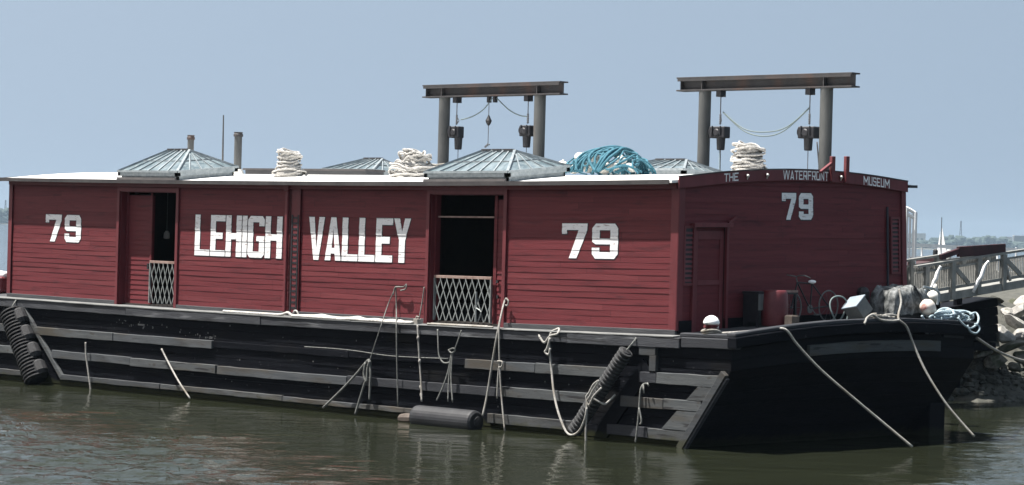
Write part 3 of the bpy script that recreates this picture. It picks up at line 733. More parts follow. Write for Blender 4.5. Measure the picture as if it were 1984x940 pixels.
# bollard at the near corner (bolted down)
b0 = PX(1378, 640, 1.05); bz = deckz(1.05, b0.y)
m = MB(); m.lathe((1.05,b0.y,bz), [(0,.17),(.04,.17),(.05,.11),(.20,.11),(.24,.15),(.27,.15)], 18); m.tube([(1.05,b0.y-.10,bz+.20),(1.05,b0.y-.21,bz+.22)], .03, 8, 1); bo = m.build('bollard', 'drum', barge, smooth=False); tag(bo, 'red mooring bollard with a white domed head')
m = MB(); m.lathe((1.05,b0.y,bz+.262), [(0,.152),(.03,.165),(.08,.15),(.13,.115),(.165,.06),(.175,.02)], 20); m.tube([(1.05,b0.y-.13,bz+.29),(1.05,b0.y-.20,bz+.29)], .03, 8, 1); m.tube([(1.05,b0.y+.12,bz+.26),(1.05,b0.y+.19,bz+.31),(1.05,b0.y+.18,bz+.18)], .03, 8, 2)
m.build('bollard_head', 'white_paint', bo, smooth=True)

# ------------------------------------------------------------------ steel gantries beyond the barge
GY = 8.8
def gantry(p1, p2, b1, b2, zt, label):
    g = empty('gantry', ((p1+p2)/2, GY, 0), label, 'gantry', 'lifting gantries behind the barge')
    r = .150; zb = zt-.34
    for x in (p1, p2):
        m = MB(); m.lathe((x, GY, -3), [(0,r),(zb+3,r)], 24); m.build('post', 'pile', g, smooth=False)
    m = MB(); m.box(b1,b2,GY-.16,GY+.16,zt-.035,zt); m.box(b1,b2,GY-.16,GY+.16,zb,zb+.035); m.box(b1+.01,b2-.01,GY-.012,GY+.012,zb+.035,zt-.035)
    m.box(b1+.1,b1+.12,GY-.13,GY+.13,zb+.036,zt-.036)
    for x in (p1, p2): m.box(x-.015,x+.015,GY-.14,GY+.14,zb+.036,zt-.036)
    m.box(b1+.03,b2-.03,GY-.159,GY-.13,zt-.10,zt-.036)
    m.build('beam', 'steel', g, bevel=.003)
    return g
gantry(-15.84,-12.33,-16.55,-11.50,8.07,'dark steel gantry rising behind the middle of the barge roof')
gantry(-6.81,-3.13,-7.60,-2.30,8.07,'dark steel gantry rising behind the right end of the barge roof')
def hoist(px, topy, by0, by1, tail, label, w=.36):
    t = PY(px, topy, GY); bt = PY(px, by0, GY); bb = PY(px, by1, GY); x = t.x
    g = empty('chain_hoist', (x, GY, bt.z), label, 'chain hoist', 'chain hoists hanging from the gantries')
    m = MB(); m.box(x-.07,x+.07,GY-.10,GY+.10,7.58,7.73); m.tube([(x-.12,GY,7.60),(x+.14,GY,7.60)], .018, 6, 1); m.build('trolley', 'black', g)
    m = MB(); m.tube([(x,GY,7.6),(x,GY,bt.z+.25)], .014, 5, 1)
    for k in range(5): m.ell((x,GY,bt.z+.25-k*.05),.032,.03,.035,6,4)
    m.tube([(x,GY,bt.z+.22),(x+.06*tail,GY,bt.z+.12),(x-.02*tail,GY,bt.z+.02)], .012, 5, 3); m.build('chain', 'chain', g)
    H = bt.z-bb.z
    m = MB(); m.box(x-w*.55,x+w*.5,GY-.12,GY+.12,bt.z-H*.52,bt.z-.03); m.lathe((x-w*.55,GY,bt.z-H*.26), [(-.04,.11),(0,.13),(.02,.13)], 12, (1,0,0))
    m.lathe((x+.02*tail,GY-.13,bt.z-H*.3),[(0,.10),(.05,.09)],14,(0,-1,0)); m.build('hoist_body', 'black', g, bevel=.03)
    m = MB(); cx = x+.06*tail; m.lathe((cx,GY,bb.z), [(0,.08),(.02,.095),(H*.5,.11)], 12); m.tube([(x-w*.3,GY-.13,bt.z-.02),(x-w*.3,GY-.15,bt.z-H*.45)], .02, 5, 1); m.tube([(x+w*.25,GY-.13,bt.z-.02),(x+w*.25,GY-.15,bt.z-H*.42)], .018, 5, 1)
    m.build('chain_bucket', 'black', g)
    m = MB(); m.tube([(cx,GY,bb.z),(cx+.01,GY,4.2)], .010, 5, 1); m.build('load_chain', 'chain', g)
hoist(886,190,243,290,1.4,'black chain hoist beside the left post of the left gantry')
hoist(1024,186,241,286,-.4,'black chain hoist beside the right post of the left gantry')
hoist(1397,182,243,291,.6,'black chain hoist beside the left post of the right gantry',.46)
hoist(1570,172,243,292,-.3,'black chain hoist beside the right post of the right gantry',.46)
c0 = PY(948,187,GY)
g = empty('lifting_tackle', c0, 'thin wire tackle with a small block hanging at the middle of the left gantry', 'tackle')
m = MB(); m.tube([(c0.x,GY,7.75),(c0.x,GY,6.42)], .011, 5, 1); m.build('wire', 'chain', g)
b_ = PY(948,234,GY); m = MB(); m.lathe((c0.x,GY,b_.z-.13), [(0,.02),(.06,.06),(.13,.085),(.2,.05),(.27,.02)], 12); m.build('block', 'black', g)
for x_ in (c0.x-.04, c0.x+.18): m = MB(); m.box(x_,x_+.08,GY-.05,GY+.05,7.57,7.74); m.build('shackle', 'black', g)
m = MB(); m.tube([(c0.x,GY,6.5),(c0.x-.06,GY,6.42),(c0.x-.12,GY,6.4),(c0.x-.05,GY,6.46),(c0.x+.06,GY,6.47)], .018, 5, 2); m.build('hook', 'chain', g)
def cable(pts, r, mt, name, label, cat, y=GY):
    m = MB(); m.tube([PY(a,b,y) for a, b in pts], r, 5, 5); o = m.build(name, mt, smooth=True, loc=PY(*pts[0],y)); tag(o, label, cat); return o
cable([(893,232),(915,226),(937,212),(954,190)], .016, 'cable', 'slack_cable', 'grey cable sagging from the middle of the left gantry to its left hoist', 'cable')
cable([(962,190),(985,212),(1005,223),(1022,226)], .016, 'cable', 'slack_cable', 'grey cable sagging from the middle of the left gantry to its right hoist', 'cable')
cable([(1401,217),(1440,249),(1482,256),(1525,246),(1569,208)], .015, 'cable', 'slack_cable', 'upper of two cables sagging between the hoists of the right gantry', 'cable')
cable([(1401,218),(1440,253),(1480,264),(1520,253),(1569,209)], .015, 'cable', 'slack_cable', 'lower of two cables sagging between the hoists of the right gantry', 'cable')
cable([(1583,275),(1587,325),(1589,360)], .016, 'steel', 'hanging_line', 'slanting dark line below the right hoist of the right gantry', 'line', GY-.05)
cable([(1394,288),(1394,330),(1393,360)], .016, 'rope_blue', 'hanging_line', 'blue line hanging straight down below the left hoist of the right gantry', 'line', GY-.05)

# ------------------------------------------------------------------ rope heaps on the roof
def coil(cx, cy, z, prof, turns, r, name, label, mt='rope_white', mess=.03, group=None):
    pts = []; n = turns*12; H = prof[-1][0]
    def rad(h):
        for (a, ra), (b, rb_) in zip(prof[:-1], prof[1:]):
            if h <= b: return ra+(rb_-ra)*(h-a)/(b-a)
        return prof[-1][1]
    ph = R.uniform(0, 6)
    for i in range(n):
        t = i/n; h = H*t; an = 2*math.pi*i/12
        rr = rad(h)+R.uniform(-mess, mess)+.04*math.sin(an*.37+ph)
        pts.append((cx+rr*math.cos(an), cy+rr*math.sin(an), z+r+h+R.uniform(-mess, mess)*.8+.05*math.sin(an*1.0+i*.05)))
    m = MB(); m.tube(pts, r, 6, 3)
    m.lathe((cx,cy,z), [(0,prof[0][1]*.85)]+[(h*.96, ra*.86) for h, ra in prof], 14)
    o = m.build(name, mt, smooth=True, loc=(cx,cy,z)); tag(o, label, 'rope heap', group); return o
def atroof(px, y):
    d = PY(px, 340, y); return d.x, roofz(d.x, y)
x, z = atroof(560, 1.7); coil(x, 1.7, z, [(0,.40),(.10,.36),(.18,.24),(.40,.24),(.55,.28),(.62,.20)], 19, .022, 'rope_coil', 'tall white rope coil with a wide foot standing on the roof above the words', mess=.04, group='rope heaps on the roof')
x, z = atroof(800, 1.9); coil(x, 1.9, z, [(0,.55),(.12,.50),(.25,.38),(.48,.32),(.58,.20)], 19, .023, 'rope_coil', 'loose white rope heap on the roof left of the large skylight', mess=.085, group='rope heaps on the roof')
m = MB()
for k in range(4):
    m.tube([PY(818+k*4,322+k*5,2.4), PY(832,326-R.uniform(0,8)+k*4,2.4), PY(846,320-R.uniform(0,6)+k*5,2.4), PY(862,318+k*4,2.4)], .026, 6, 5)
o = m.build('slack_rope', 'rope', smooth=True, loc=PY(818,322,2.4)); tag(o, 'slack strands of white rope between the loose rope heap and the large skylight', 'rope')
x, z = atroof(1449, 3.2); coil(x, 3.2, z, [(0,.33),(.2,.32),(.45,.29),(.55,.29),(.60,.26)], 19, .023, 'rope_coil', 'upright round white rope coil on the roof near the end wall', mess=.04, group='rope heaps on the roof')
# teal net heap with floats
ncx = PY(1180,330,2.9).x; nz = roofz(ncx, 2.9)
m = MB()
def dome(u, v, s=1.):                                        # u in -1..1 along x, v angle across
    rx, ry, rz = 1.17*s, .75*s, (.53+.05*math.sin(u*5+1))*s
    return Vector((ncx+rx*u, 2.9+ry*math.sqrt(max(0,1-u*u))*math.cos(v), nz+.03+rz*math.sqrt(max(0,1-abs(u)**2.6))*math.sin(v)))
for k in range(34):
    u0 = R.uniform(-.95,.9); du = R.uniform(-.35,.35); pts = []; s = R.uniform(.95,1.06)
    for i in range(7):
        v = math.pi*(1-i/6)*1.0; v = math.pi+0*v-math.pi*i/6
        u = max(-.97, min(.97, u0+du*math.sin(i*.9)+R.uniform(-.05,.05))); pts.append(dome(u, v*.98+.02, s))
    m.tube(pts, R.uniform(.018,.036), 6, 4)
for k in range(24):
    v = R.uniform(.1,3.0); a = R.uniform(-.95,.6); b = a+R.uniform(.3,.9); pts = []
    for i in range(6):
        u = max(-.97, min(.97, a+(b-a)*i/5)); pts.append(dome(u, v+R.uniform(-.22,.22), R.uniform(.94,1.05)))
    m.tube(pts, R.uniform(.012,.028), 6, 4)
o = m.build('net_heap', 'net', smooth=True, loc=(ncx,2.9,nz)); tag(o, 'dome of tangled teal blue netting rope heaped over white floats on the roof', 'net')
fl = None; spots = [(1090,322,.16),(1124,306,.16),(1138,325,.15),(1165,315,.17),(1172,326,.17),(1190,323,.13),(1204,310,.12),(1112,328,.14),(1150,305,.13),(1222,325,.12)]
names = ['half clear of the net at its left edge','high at the left shoulder of the net','low, third from the left','high in the middle of the net','largest, low in the middle of the net','right of the middle, low in the net','high in the right half of the net','low at the left edge of the net','at the top left of the net','farthest right under the net']
for (px, py, r), nm in zip(spots, names):
    p = PY(px, py, 2.60)
    if fl is None:
        m = MB(); m.ell((0,0,0), .20, .16, .14, 14, 9); m.tube([(0,0,.12),(0,0,.17)], .03, 6, 1); fl = m.build('net_float', 'float', smooth=True, loc=(0,0,0)); o = fl
    else: o = fl.copy(); COL.objects.link(o)
    o.location = p; o.scale = (r/.19,)*3; o.rotation_euler = (R.uniform(-.6,.6), R.uniform(-.6,.6), R.uniform(0,3))
    tag(o, 'white plastic float, '+nm, 'float', 'white floats in the teal net')

# ------------------------------------------------------------------ fenders on the hull
def tyre_fender(p, q, r, n, label, lumps=False, mt='tread'):
    P_ = Vector(p); Q_ = Vector(q); d = (Q_-P_); Ln = d.length; d.normalize()
    g = empty('tyre_fender', Q_, label, 'fender', 'ribbed tyre fenders hanging on the hull side')
    m = MB(); m.lathe(P_, [(0,r*.6),(.03,r*.72),(Ln-.03,r*.72),(Ln,r*.6)], 18, d); m.build('fender_core', 'rubber', g)
    m = MB(); st = Ln/n
    for k in range(n):
        c = P_+d*(st*(k+.5)); rr = r*(1+R.uniform(-.03,.03))
        ax = (d+Vector((R.uniform(-.04,.04),0,R.uniform(-.04,.04)))).normalized()
        m.lathe(c-ax*st*.28, [(0,rr*.90),(st*.08,rr),(st*.42,rr),(st*.5,rr*.90)], 20, ax)
    m.build('tread', mt, g)
    sd_ = d.cross(Vector((0,1,0))).normalized()
    if sd_.x < 0: sd_ = -sd_
    m = MB(); k_ = 4 if lumps else 0
    for i in range(k_):
        c = P_+d*(Ln*(i+.55)/k_)+sd_*(r*.75)+Vector((0,.06,-.02))
        m.lathe(c-d*Ln/k_*.42, [(0,r*.42),(.06,r*.62),(Ln/k_*.6,r*.66),(Ln/k_*.80,r*.5)], 14, d)
    if lumps: m.build('tyre_section', 'rubber', g)
    m = MB(); m.tube([P_-d*.02, P_-d*.1+Vector((.05,.1,.12)), P_-d*.12+Vector((.02,.2,.2))], .02, 6, 3); m.build('lashing', 'rope_dull', g)
tyre_fender((-.80,-.56,1.86),(-2.18,-.56,.13),.155,25,'ribbed black tyre fender leaning on the hull right of the foam fender')
tyre_fender((-21.95,-.60,1.80),(-20.75,-.60,.10),.30,22,'ribbed black tyre fender at the far left of the hull', True, 'rubber')
m = MB(); m.beam((-.42,-.33,1.60),(-1.6,-.33,.16),.05,.34,(0,0,1)); tag(m.build('fender_board', 'tar2', hull), 'dark board behind the near tyre fender')
a = PY(806,800,-.75); b = PY(918,812,-.75)
f_ = empty('foam_fender', ((a.x+b.x)/2,-.72,0), 'fat grey cylinder fender floating against the hull', 'fender')
m = MB(); m.lathe((a.x,-.74,.15), [(0,.20),(.03,.24),(.08,.25),(1.74,.25),(1.80,.243),(1.84,.20)], 26, (1,0,0)); m.build('fender_body', 'foam', f_, smooth=False)
m = MB(); m.lathe((a.x+1.841,-.72,.16), [(0,.12),(.03,.11),(.05,.05)], 16, (1,0,0)); m.build('end_fitting', 'rubber', f_)
p_ = PY(785,802,-.62)
m = MB(); m.lathe((p_.x-.2,-.6,.06), [(0,.06),(.05,.10),(.2,.115),(.36,.11),(.42,.07)], 9, (1,.1,.05)); o = m.build('timber_float', 'brown', loc=(p_.x,-.6,0)); tag(o, 'short worn timber block floating at the left end of the grey cylinder fender', 'timber')

# ------------------------------------------------------------------ ropes
def rope(name, pts, r, label, mt='rope', extra=(), cat='rope', smooth=5):
    """pts: (pixel x, pixel y, plane y)"""
    P_ = [PY(a, b, c) for a, b, c in pts]; m = MB(); m.tube(P_, r, 7, smooth)
    for e in extra: m.tube([PY(a, b, c) for a, b, c in e], r, 7, smooth)
    o = m.build(name, mt, smooth=True, loc=P_[0]); tag(o, label, cat); return o
q = -.47
rope('mooring_rope', [(166,663,q),(167,690,q),(171,720,q),(176,758,q)], .024, 'short pale rope hanging into the water right of the left tyre fender', 'rope')
rope('mooring_rope', [(313,676,q),(325,700,q),(345,737,q-.1),(368,772,q-.2)], .022, 'pale straight rope slanting into the water left of the word LEHIGH', 'rope')
rope('deck_line', [(767,556,-.08),(768,600,-.10),(768,628,-.44),(769,700,q),(771,788,q)], .015, 'thin line hanging straight from the wall cleat to the water', 'rope_dull')
rope('deck_line', [(765,560,-.08),(752,590,-.10),(740,626,-.44),(727,665,q),(716,700,q)], .012, 'thin line slanting left from the wall cleat to the looped rope', 'rope_dull')
m = MB(); m.tube([PY(762,572,-.09),PY(765,558,-.09),PY(770,556,-.12),PY(782,556,-.12),PY(787,551,-.12),PY(786,560,-.13),PY(776,563,-.13)], .016, 6, 4); o = m.build('rope_hitch', 'rope_dull', smooth=True, loc=PY(765,558,-.09)); tag(o, 'small rope hitch on the red wall below the letters EY', 'rope')
rope('looped_rope', [(626,790,q-.1),(660,757,q-.05),(690,725,q),(708,703,q),(716,698,q),(717,712,q),(708,738,q),(698,770,q),(688,803,q-.05)], .026, 'pale rope looped over itself low on the hull, one end running left into the water', 'rope_dull',
     extra=[[(714,698,q-.02),(718,720,q-.02),(717,745,q-.02),(716,775,q-.02)], [(708,703,q-.04),(705,725,q-.04),(710,740,q-.04),(712,715,q-.04),(716,700,q-.04)]])
rope('guide_line', [(590,672,-.42),(640,675,-.42),(690,680,-.43),(760,690,-.44),(868,695,-.46)], .010, 'long thin line strung level along the hull under the deck edge', 'rope_dull')
rope('clamped_line', [(822,556,-.08),(818,585,-.10),(812,618,-.16)], .014, 'thin line from the door post down to the white deck fitting', 'rope_dull')
CL = rope('clamped_line', [(809,630,-.44),(811,665,q),(813,700,q),(816,745,q-.03),(817,778,q-.1)], .021, 'rope with clamps hanging from the deck edge to the foam fender, left end', 'rope')
for a_, b_ in ((813,700),(815,750),(816,765),(810,655)):
    p = PY(a_, b_, -.49); m = MB(); m.ell((p.x,p.y,p.z),.035,.03,.05,8,6)
    c = m.build('clamp', 'rope', None, smooth=True, loc=p); c.parent = CL; c.location = p-Vector(CL.location)
m = MB(); p = PY(809,624,-.25); m.box(p.x-.07,p.x+.07,-.32,-.2,p.z-.08,p.z+.07); m.tube([(p.x-.05,-.26,p.z+.06),(p.x-.02,-.26,p.z+.12),(p.x+.05,-.26,p.z+.1)], .02, 6, 3); o = m.build('deck_fitting', 'rope', loc=(p.x,-.26,p.z-.08), bevel=.015); tag(o, 'small white fairlead on the deck edge at the left door post', 'fitting')
rope('looped_rope', [(848,638,-.44),(849,665,q),(851,690,q),(860,703,q),(873,700,q),(877,684,q)], .017, 'rope hanging in a loop from the deck edge under the lattice gate', 'rope_dull')
rope('fender_line', [(894,640,-.44),(888,658,q),(880,680,q)], .013, 'short line from the deck edge to the knot above the foam fender', 'rope_dull')
rope('fender_line', [(875,682,q),(868,720,q-.05),(858,750,q-.1),(846,776,-.62)], .017, 'knotted line running down to the middle of the foam fender in three strands', 'rope_dull',
     extra=[[(876,682,q),(870,730,q-.05),(868,778,-.6)], [(877,682,q),(874,730,q-.05),(877,780,-.6)], [(869,678,q),(875,684,q-.03),(882,679,q),(878,675,q-.03),(870,678,q)]])
rope('fender_line', [(981,578,-.10),(976,590,-.12),(971,612,-.25),(965,640,-.45),(956,690,q),(948,740,q),(942,775,q-.05),(935,806,-.62)], .024, 'thick line from the right door post to the right end of the foam fender', 'rope')
rope('fender_line', [(978,582,-.10),(968,625,-.42),(967,660,q),(968,700,q),(971,760,q),(978,836,q-.1)], .018, 'thin line hanging straight from the right door post into the water', 'rope',
     extra=[[(968,700,q),(965,730,q),(963,772,q)], [(981,578,-.12),(985,584,-.12),(983,592,-.12),(976,590,-.12)], [(964,700,q-.03),(973,701,q-.03),(972,710,q-.03),(966,712,q-.03)]])
rope('hanging_rope', [(1068,644,-.44),(1064,660,q),(1066,690,q),(1069,720,q),(1073,760,q-.1),(1082,800,q-.22),(1096,835,q-.28),(1108,843,q-.3),(1122,835,q-.35),(1133,812,q-.4),(1137,790,q-.40)], .024, 'long rope looping from the deck edge down under the near tyre fender', 'rope')
rope('hanging_rope', [(1046,655,-.44),(1045,642,-.3),(1060,646,-.3),(1074,640,-.3),(1083,637,-.3),(1080,647,-.44),(1066,651,-.46),(1055,664,q),(1047,655,q)], .024, 'rope knotted in loose loops on the deck edge left of the near tyre fender', 'rope',
     extra=[[(1066,655,q-.03),(1060,675,q-.03),(1056,682,q-.03),(1063,687,q-.03),(1066,675,q-.03)]])
rope('lashing_rope', [(1137,795,-.86),(1137,778,-.84),(1143,768,-.84),(1148,757,-.84),(1160,738,-.82),(1150,745,-.84),(1142,760,-.84),(1136,770,-.84),(1141,785,-.84),(1150,768,-.84),(1165,752,-.82)], .022, 'pale rope lashed round the middle of the near tyre fender', 'rope',
     extra=[[(1148,770,-.84),(1160,778,-.80),(1172,783,-.7),(1182,775,-.6),(1192,765,-.5)], [(1137,795,-.86),(1136,815,-.84),(1135,835,-.84),(1135,856,-.84)]])
rope('frayed_rope', [(1253,743,-.42),(1246,745,-.43),(1241,756,q),(1239,780,q),(1237,805,q),(1234,835,q),(1231,857,q)], .018, 'short frayed rope hanging into the water between the near tyre fender and the diagonal guard', 'rope_dull',
     extra=[[(1246,745,q),(1248,762,q-.02)], [(1238,790,q-.02),(1243,815,q-.02),(1240,822,q-.02)], [(1254,742,q),(1257,748,q)]])
# rope laid along the deck edge
m = MB()
path = [(433,608),(452,609),(470,610),(500,613),(520,615),(538,616),(549,609),(558,606),(566,612),(575,617),(590,619),(610,617),(625,614),(640,618),(660,622),(680,618),(695,618),(710,624),(728,628),(745,626),(760,628),(780,631),(800,632)]
def onedge(a, b, y, r_, up=0.):
    p = PY(a, b, y); p.z = max(p.z, TD(Vector((p.x, y, 2.115))).z+r_*.8)+up; return p
m.tube([onedge(a,b,-.33,.034) for a, b in path], .034, 7, 4)
m.tube([onedge(a,b+3,-.385,.026,R.uniform(-.008,.012)) for a, b in path[8:]], .033, 7, 4)
m.tube([onedge(a,b-1,-.27,.026,R.uniform(0,.03)) for a, b in path[9:22]], .033, 7, 4)
m.tube([PY(567,612,-.2),PY(570,603,-.2),PY(575,603,-.2),PY(579,612,-.2),PY(585,619,-.2)], .020, 7, 4)
o = m.build('deck_rope', 'rope', smooth=True, loc=PY(433,608,-.24)); o.data.materials[0] = M['rope_white']; tag(o, 'thick white rope lying along the deck edge below the words', 'rope')
m = MB()
m.tube([onedge(a,b,-.37,.024) for a, b in [(828,633),(845,634),(862,632),(880,635),(900,637),(925,638),(940,636),(955,638)]], .022, 7, 4)
m.tube([onedge(a,b,-.31,.024,.01) for a, b in [(835,634),(855,631),(872,633),(905,636),(930,633),(945,635)]], .018, 7, 4)
o = m.build('deck_rope', 'rope', smooth=True, loc=PY(828,633,-.28)); tag(o, 'white rope lying on the deck edge in front of the lattice gate', 'rope')
# bow lines
def rope_x(name, pts, r, label, mt='rope', cat='rope', extra=()):
    P_ = [PX(a, b, c) for a, b, c in pts]; m = MB(); m.tube(P_, r, 7, 5)
    for e in extra: m.tube([PX(a, b, c) for a, b, c in e], r, 7, 5)
    o = m.build(name, mt, smooth=True, loc=P_[0]); tag(o, label, cat); return o
rope_x('mooring_rope', [(1395,646,1.2),(1430,644,1.6),(1470,641,1.75),(1505,637,1.8),(1524,640,1.95),(1545,668,2.05),(1590,716,2.3),(1650,768,2.7),(1710,818,3.1),(1768,866,3.6)], .025, 'long mooring line from the white topped bollard over the end log down into the water', 'rope')
rope_x('mooring_rope', [(1742,560,1.3),(1746,585,1.45),(1741,608,1.75),(1742,620,1.9),(1757,634,1.98),(1772,672,2.1),(1795,722,2.4),(1830,778,2.8),(1860,815,3.1),(1888,846,3.4)], .025, 'long mooring line from the covered machine down into the water at the far corner', 'rope')
p0 = PX(1893,655,1.7)
m = MB(); m.tube([p0, PD(1925,676,60), PD(1955,690,62), PD(1990,700,64), PD(2060,705,67)], .032, 7, 4); o = m.build('shore_rope', 'rope', smooth=True, loc=p0); tag(o, 'mooring line from the far corner of the barge to the rocky bank', 'rope')
# rope turns round the bollard base
by = b0.y; m = MB()
for k in range(4):
    rr = .13+.012*k; m.tube([(1.05+rr*1.1*math.cos(a_), by+rr*1.1*math.sin(a_), bz+.03+.035*k+.02*math.sin(2*a_+k)) for a_ in [i*math.pi/5 for i in range(10)]], .026, 7, 3, True)
m.tube([(1.15,by+.1,bz+.05),(1.3,by+.35,bz+.06),(1.35,by+.6,bz+.12),(1.2,by+.7,bz+.05),(1.1,by+.5,bz+.04)], .024, 7, 4)
o = m.build('rope_turns', 'rope', smooth=True, loc=(1.05,by,bz)); tag(o, 'turns of grey rope round the foot of the white topped bollard', 'rope')

# ------------------------------------------------------------------ gear on the end deck
dz = deckz
y0 = PX(1475,635,.9).y; y1 = PX(1525,635,.9).y; cy = (y0+y1)/2; r = (y1-y0)/2*1.0
DX = .60; cy = PX(1500,630,DX).y; z = dz(DX, cy)
m = MB(); R_ = .27; Hh = .74
m.lathe((DX,cy,z), [(0,R_*.94),(.03,R_*.98),(Hh*.33,R_*1.03),(Hh*.6,R_*1.03),(Hh*.85,R_*.99),(Hh-.05,R_*.93),(Hh-.02,R_*.88),(Hh,R_*.80)], 30)
g = m.build('drum', 'drum', loc=(DX,cy,z), smooth=True); tag(g, 'dark red drum standing on the end deck under a black table', 'drum')
ta = PX(1455,568,.30); tb = PX(1532,562,.30); zt = (ta.z+tb.z)/2
t_ = empty('work_table', (.55,(ta.y+tb.y)/2,dz(.55,ta.y)), 'black work table behind the red drum against the end wall', 'table')
m = MB(); m.box(.07,.50,ta.y,tb.y,zt-.05,zt); m.build('table_top', 'black', t_, bevel=.005)
m = MB(); m.box(.48,.52,(ta.y+tb.y)/2-.05,tb.y-.03,zt-.01,zt+.035); m.build('edge_strip', 'rail_wood', t_)
m = MB(); m.box(.14,.20,ta.y+.02,tb.y-.02,dz(.2,ta.y)-.01,zt-.05); m.box(.20,.42,ta.y+.02,ta.y+.06,dz(.3,ta.y)+.10,zt-.05); m.build('back_panel', 'black', t_)
for x_ in (.09,.43):
    for y_ in (ta.y+.04, tb.y-.04):
        m = MB(); m.box(x_,x_+.05,y_-.025,y_+.025,dz(x_,y_)-.01,zt-.05); m.build('leg', 'black', t_)
m = MB(); m.box(.495,.51,ta.y,ta.y+.18,zt-.38,zt-.05); m.build('side_panel', 'grey_metal', t_)
m = MB(); p = PX(1534,632,1.05); m.box(.95,1.15,p.y-.12,p.y+.12,dz(1.,p.y),dz(1.,p.y)+.22)
m.box(.97,1.13,p.y-.10,p.y+.10,dz(1.,p.y)+.22,dz(1.,p.y)+.235); o = m.build('wooden_crate', 'brown', loc=(1.05,p.y,dz(1.,p.y)), bevel=.008); tag(o, 'small brown wooden crate on the deck right of the red drum', 'crate')
# bicycle
bx = .45; rw = .325
yr = PX(1533,600,bx).y; yf = PX(1605,593,bx).y; zr_ = dz(bx,yr)+rw+.02; zf = dz(bx,yf)+rw+.02
bk = empty('bicycle', (bx,(yr+yf)/2,dz(bx,yr)), 'dark bicycle leaning on the red end wall with a pale saddle', 'bicycle')
for yy, zz in ((yr,zr_),(yf,zf)):
    m = MB(); m.tube([(bx+.0,yy+rw*math.cos(a_),zz+rw*math.sin(a_)) for a_ in [i*math.pi/10 for i in range(20)]], .016, 6, 2, True); w_ = m.build('wheel', 'grey_metal', bk, smooth=True)
    m = MB()
    for k in range(10):
        a_ = k*math.pi/5; m.tube([(bx,yy,zz),(bx,yy+rw*math.cos(a_),zz+rw*math.sin(a_))], .003, 4, 1)
    m.lathe((bx-.03,yy,zz), [(0,.02),(.06,.02)], 8, (1,0,0)); m.build('spokes', 'chain', w_)
ym_ = (yr+yf)/2; m = MB()
sb = Vector((bx,ym_+.05,zr_+.5)); bb_ = Vector((bx,ym_,zr_-.03)); hd = Vector((bx,yr+.18,zr_+.52))
for a_, b_ in ((bb_,sb),(bb_,hd),(sb,hd),(bb_,Vector((bx,yf,zf))),(sb,Vector((bx,yf,zf))),(hd,Vector((bx,yr,zr_)))): m.tube([a_, b_], .016, 6, 1)
m.build('frame', 'black', bk)
m = MB(); s_ = PX(1572,547,bx); m.tube([sb, (bx,s_.y,s_.z)], .012, 6, 1); m.ell((bx+.02,s_.y,s_.z+.01),.06,.12,.04,10,6); m.build('saddle', 'white_paint', bk, smooth=True)
m = MB(); h_ = hd+Vector((0,-.03,.12)); m.tube([hd,h_,h_+Vector((.22,-.05,.03)),h_+Vector((.28,.10,-.02))], .013, 6, 3); m.tube([h_,h_+Vector((-.22,-.05,.03))], .013, 6, 1); m.build('handlebar', 'grey_metal', bk, smooth=True)
m = MB(); m.lathe((bx-.01,ym_,zr_-.03), [(0,.09),(.02,.09)], 16, (1,0,0)); m.tube([(bx+.05,ym_,zr_-.03),(bx+.06,ym_+.12,zr_-.14)], .012, 5, 1); m.box(bx+.04,bx+.12,ym_+.08,ym_+.17,zr_-.16,zr_-.13); m.build('crank', 'grey_metal', bk)
# hoops of pale hose beside the bicycle
hy = PX(1624,600,.95).y; hz = dz(.95,hy)
m = MB(); cz_ = PX(1624,599,.95).z
m.tube([(.95+.05*math.sin(a_*2),hy+.26*math.cos(a_),cz_+.27*math.sin(a_)) for a_ in [i*math.pi/8 for i in range(16)]], .018, 6, 2, True)
m.tube([(.98,hy+.24,cz_+.05),(1.,hy+.28,cz_-.1),(1.0,hy+.22,hz+.02)], .018, 6, 3)
o = m.build('hose_hoop', 'cable', smooth=True, loc=(.95,hy,hz)); tag(o, 'standing hoop of pale grey hose between the bicycle and the tilted metal box', 'hose')
# pale plank on deck under bicycle
a = PX(1558,630,1.4); b = PX(1642,624,1.4)
m = MB(); m.beam((1.35,a.y,dz(1.35,a.y)+.05),(1.35,b.y,dz(1.35,b.y)+.05),.14,.05); o = m.build('plank', 'capwood', loc=(1.35,a.y,dz(1.35,a.y))); tag(o, 'pale plank lying on the deck in front of the bicycle', 'plank')
# tilted metal vent box
c = PX(1662,607,1.25); zc = dz(1.25,c.y)
from mathutils import Matrix
rot = Matrix.Rotation(math.radians(38),3,'X') @ Matrix.Rotation(math.radians(-12),3,'Y')
def rbox(mb, c, dx, dy, dz_, rot, off=(0,0,0)):
    vs = []
    for k in range(8):
        v = Vector(((-1,1)[k & 1]*dx/2, (-1,1)[(k >> 1) & 1]*dy/2, (-1,1)[(k >> 2) & 1]*dz_/2))+Vector(off); vs.append(Vector(c)+rot @ v)
    mb.add(vs, [(0,2,3,1),(4,5,7,6),(0,1,5,4),(2,6,7,3),(0,4,6,2),(1,3,7,5)])
cc = Vector((1.25,c.y,zc+.30))
v_ = empty('vent_box', (1.25,c.y,zc), 'grey metal box lying tilted on the deck with its skylit top coloured pale blue', 'box')
m = MB(); rbox(m, cc, .40,.36,.34, rot); m.build('box_body', 'grey_metal', v_, bevel=.01)
m = MB(); rbox(m, cc, .44,.40,.03, rot, (0,0,.19)); m.build('lid', 'skylit_metal', v_, bevel=.006)  # brightness of the lit top put into a paler, bluer metal
m = MB(); m.box(1.1,1.45,c.y-.12,c.y+.15,zc,zc+.07); m.build('foot', 'black', v_)
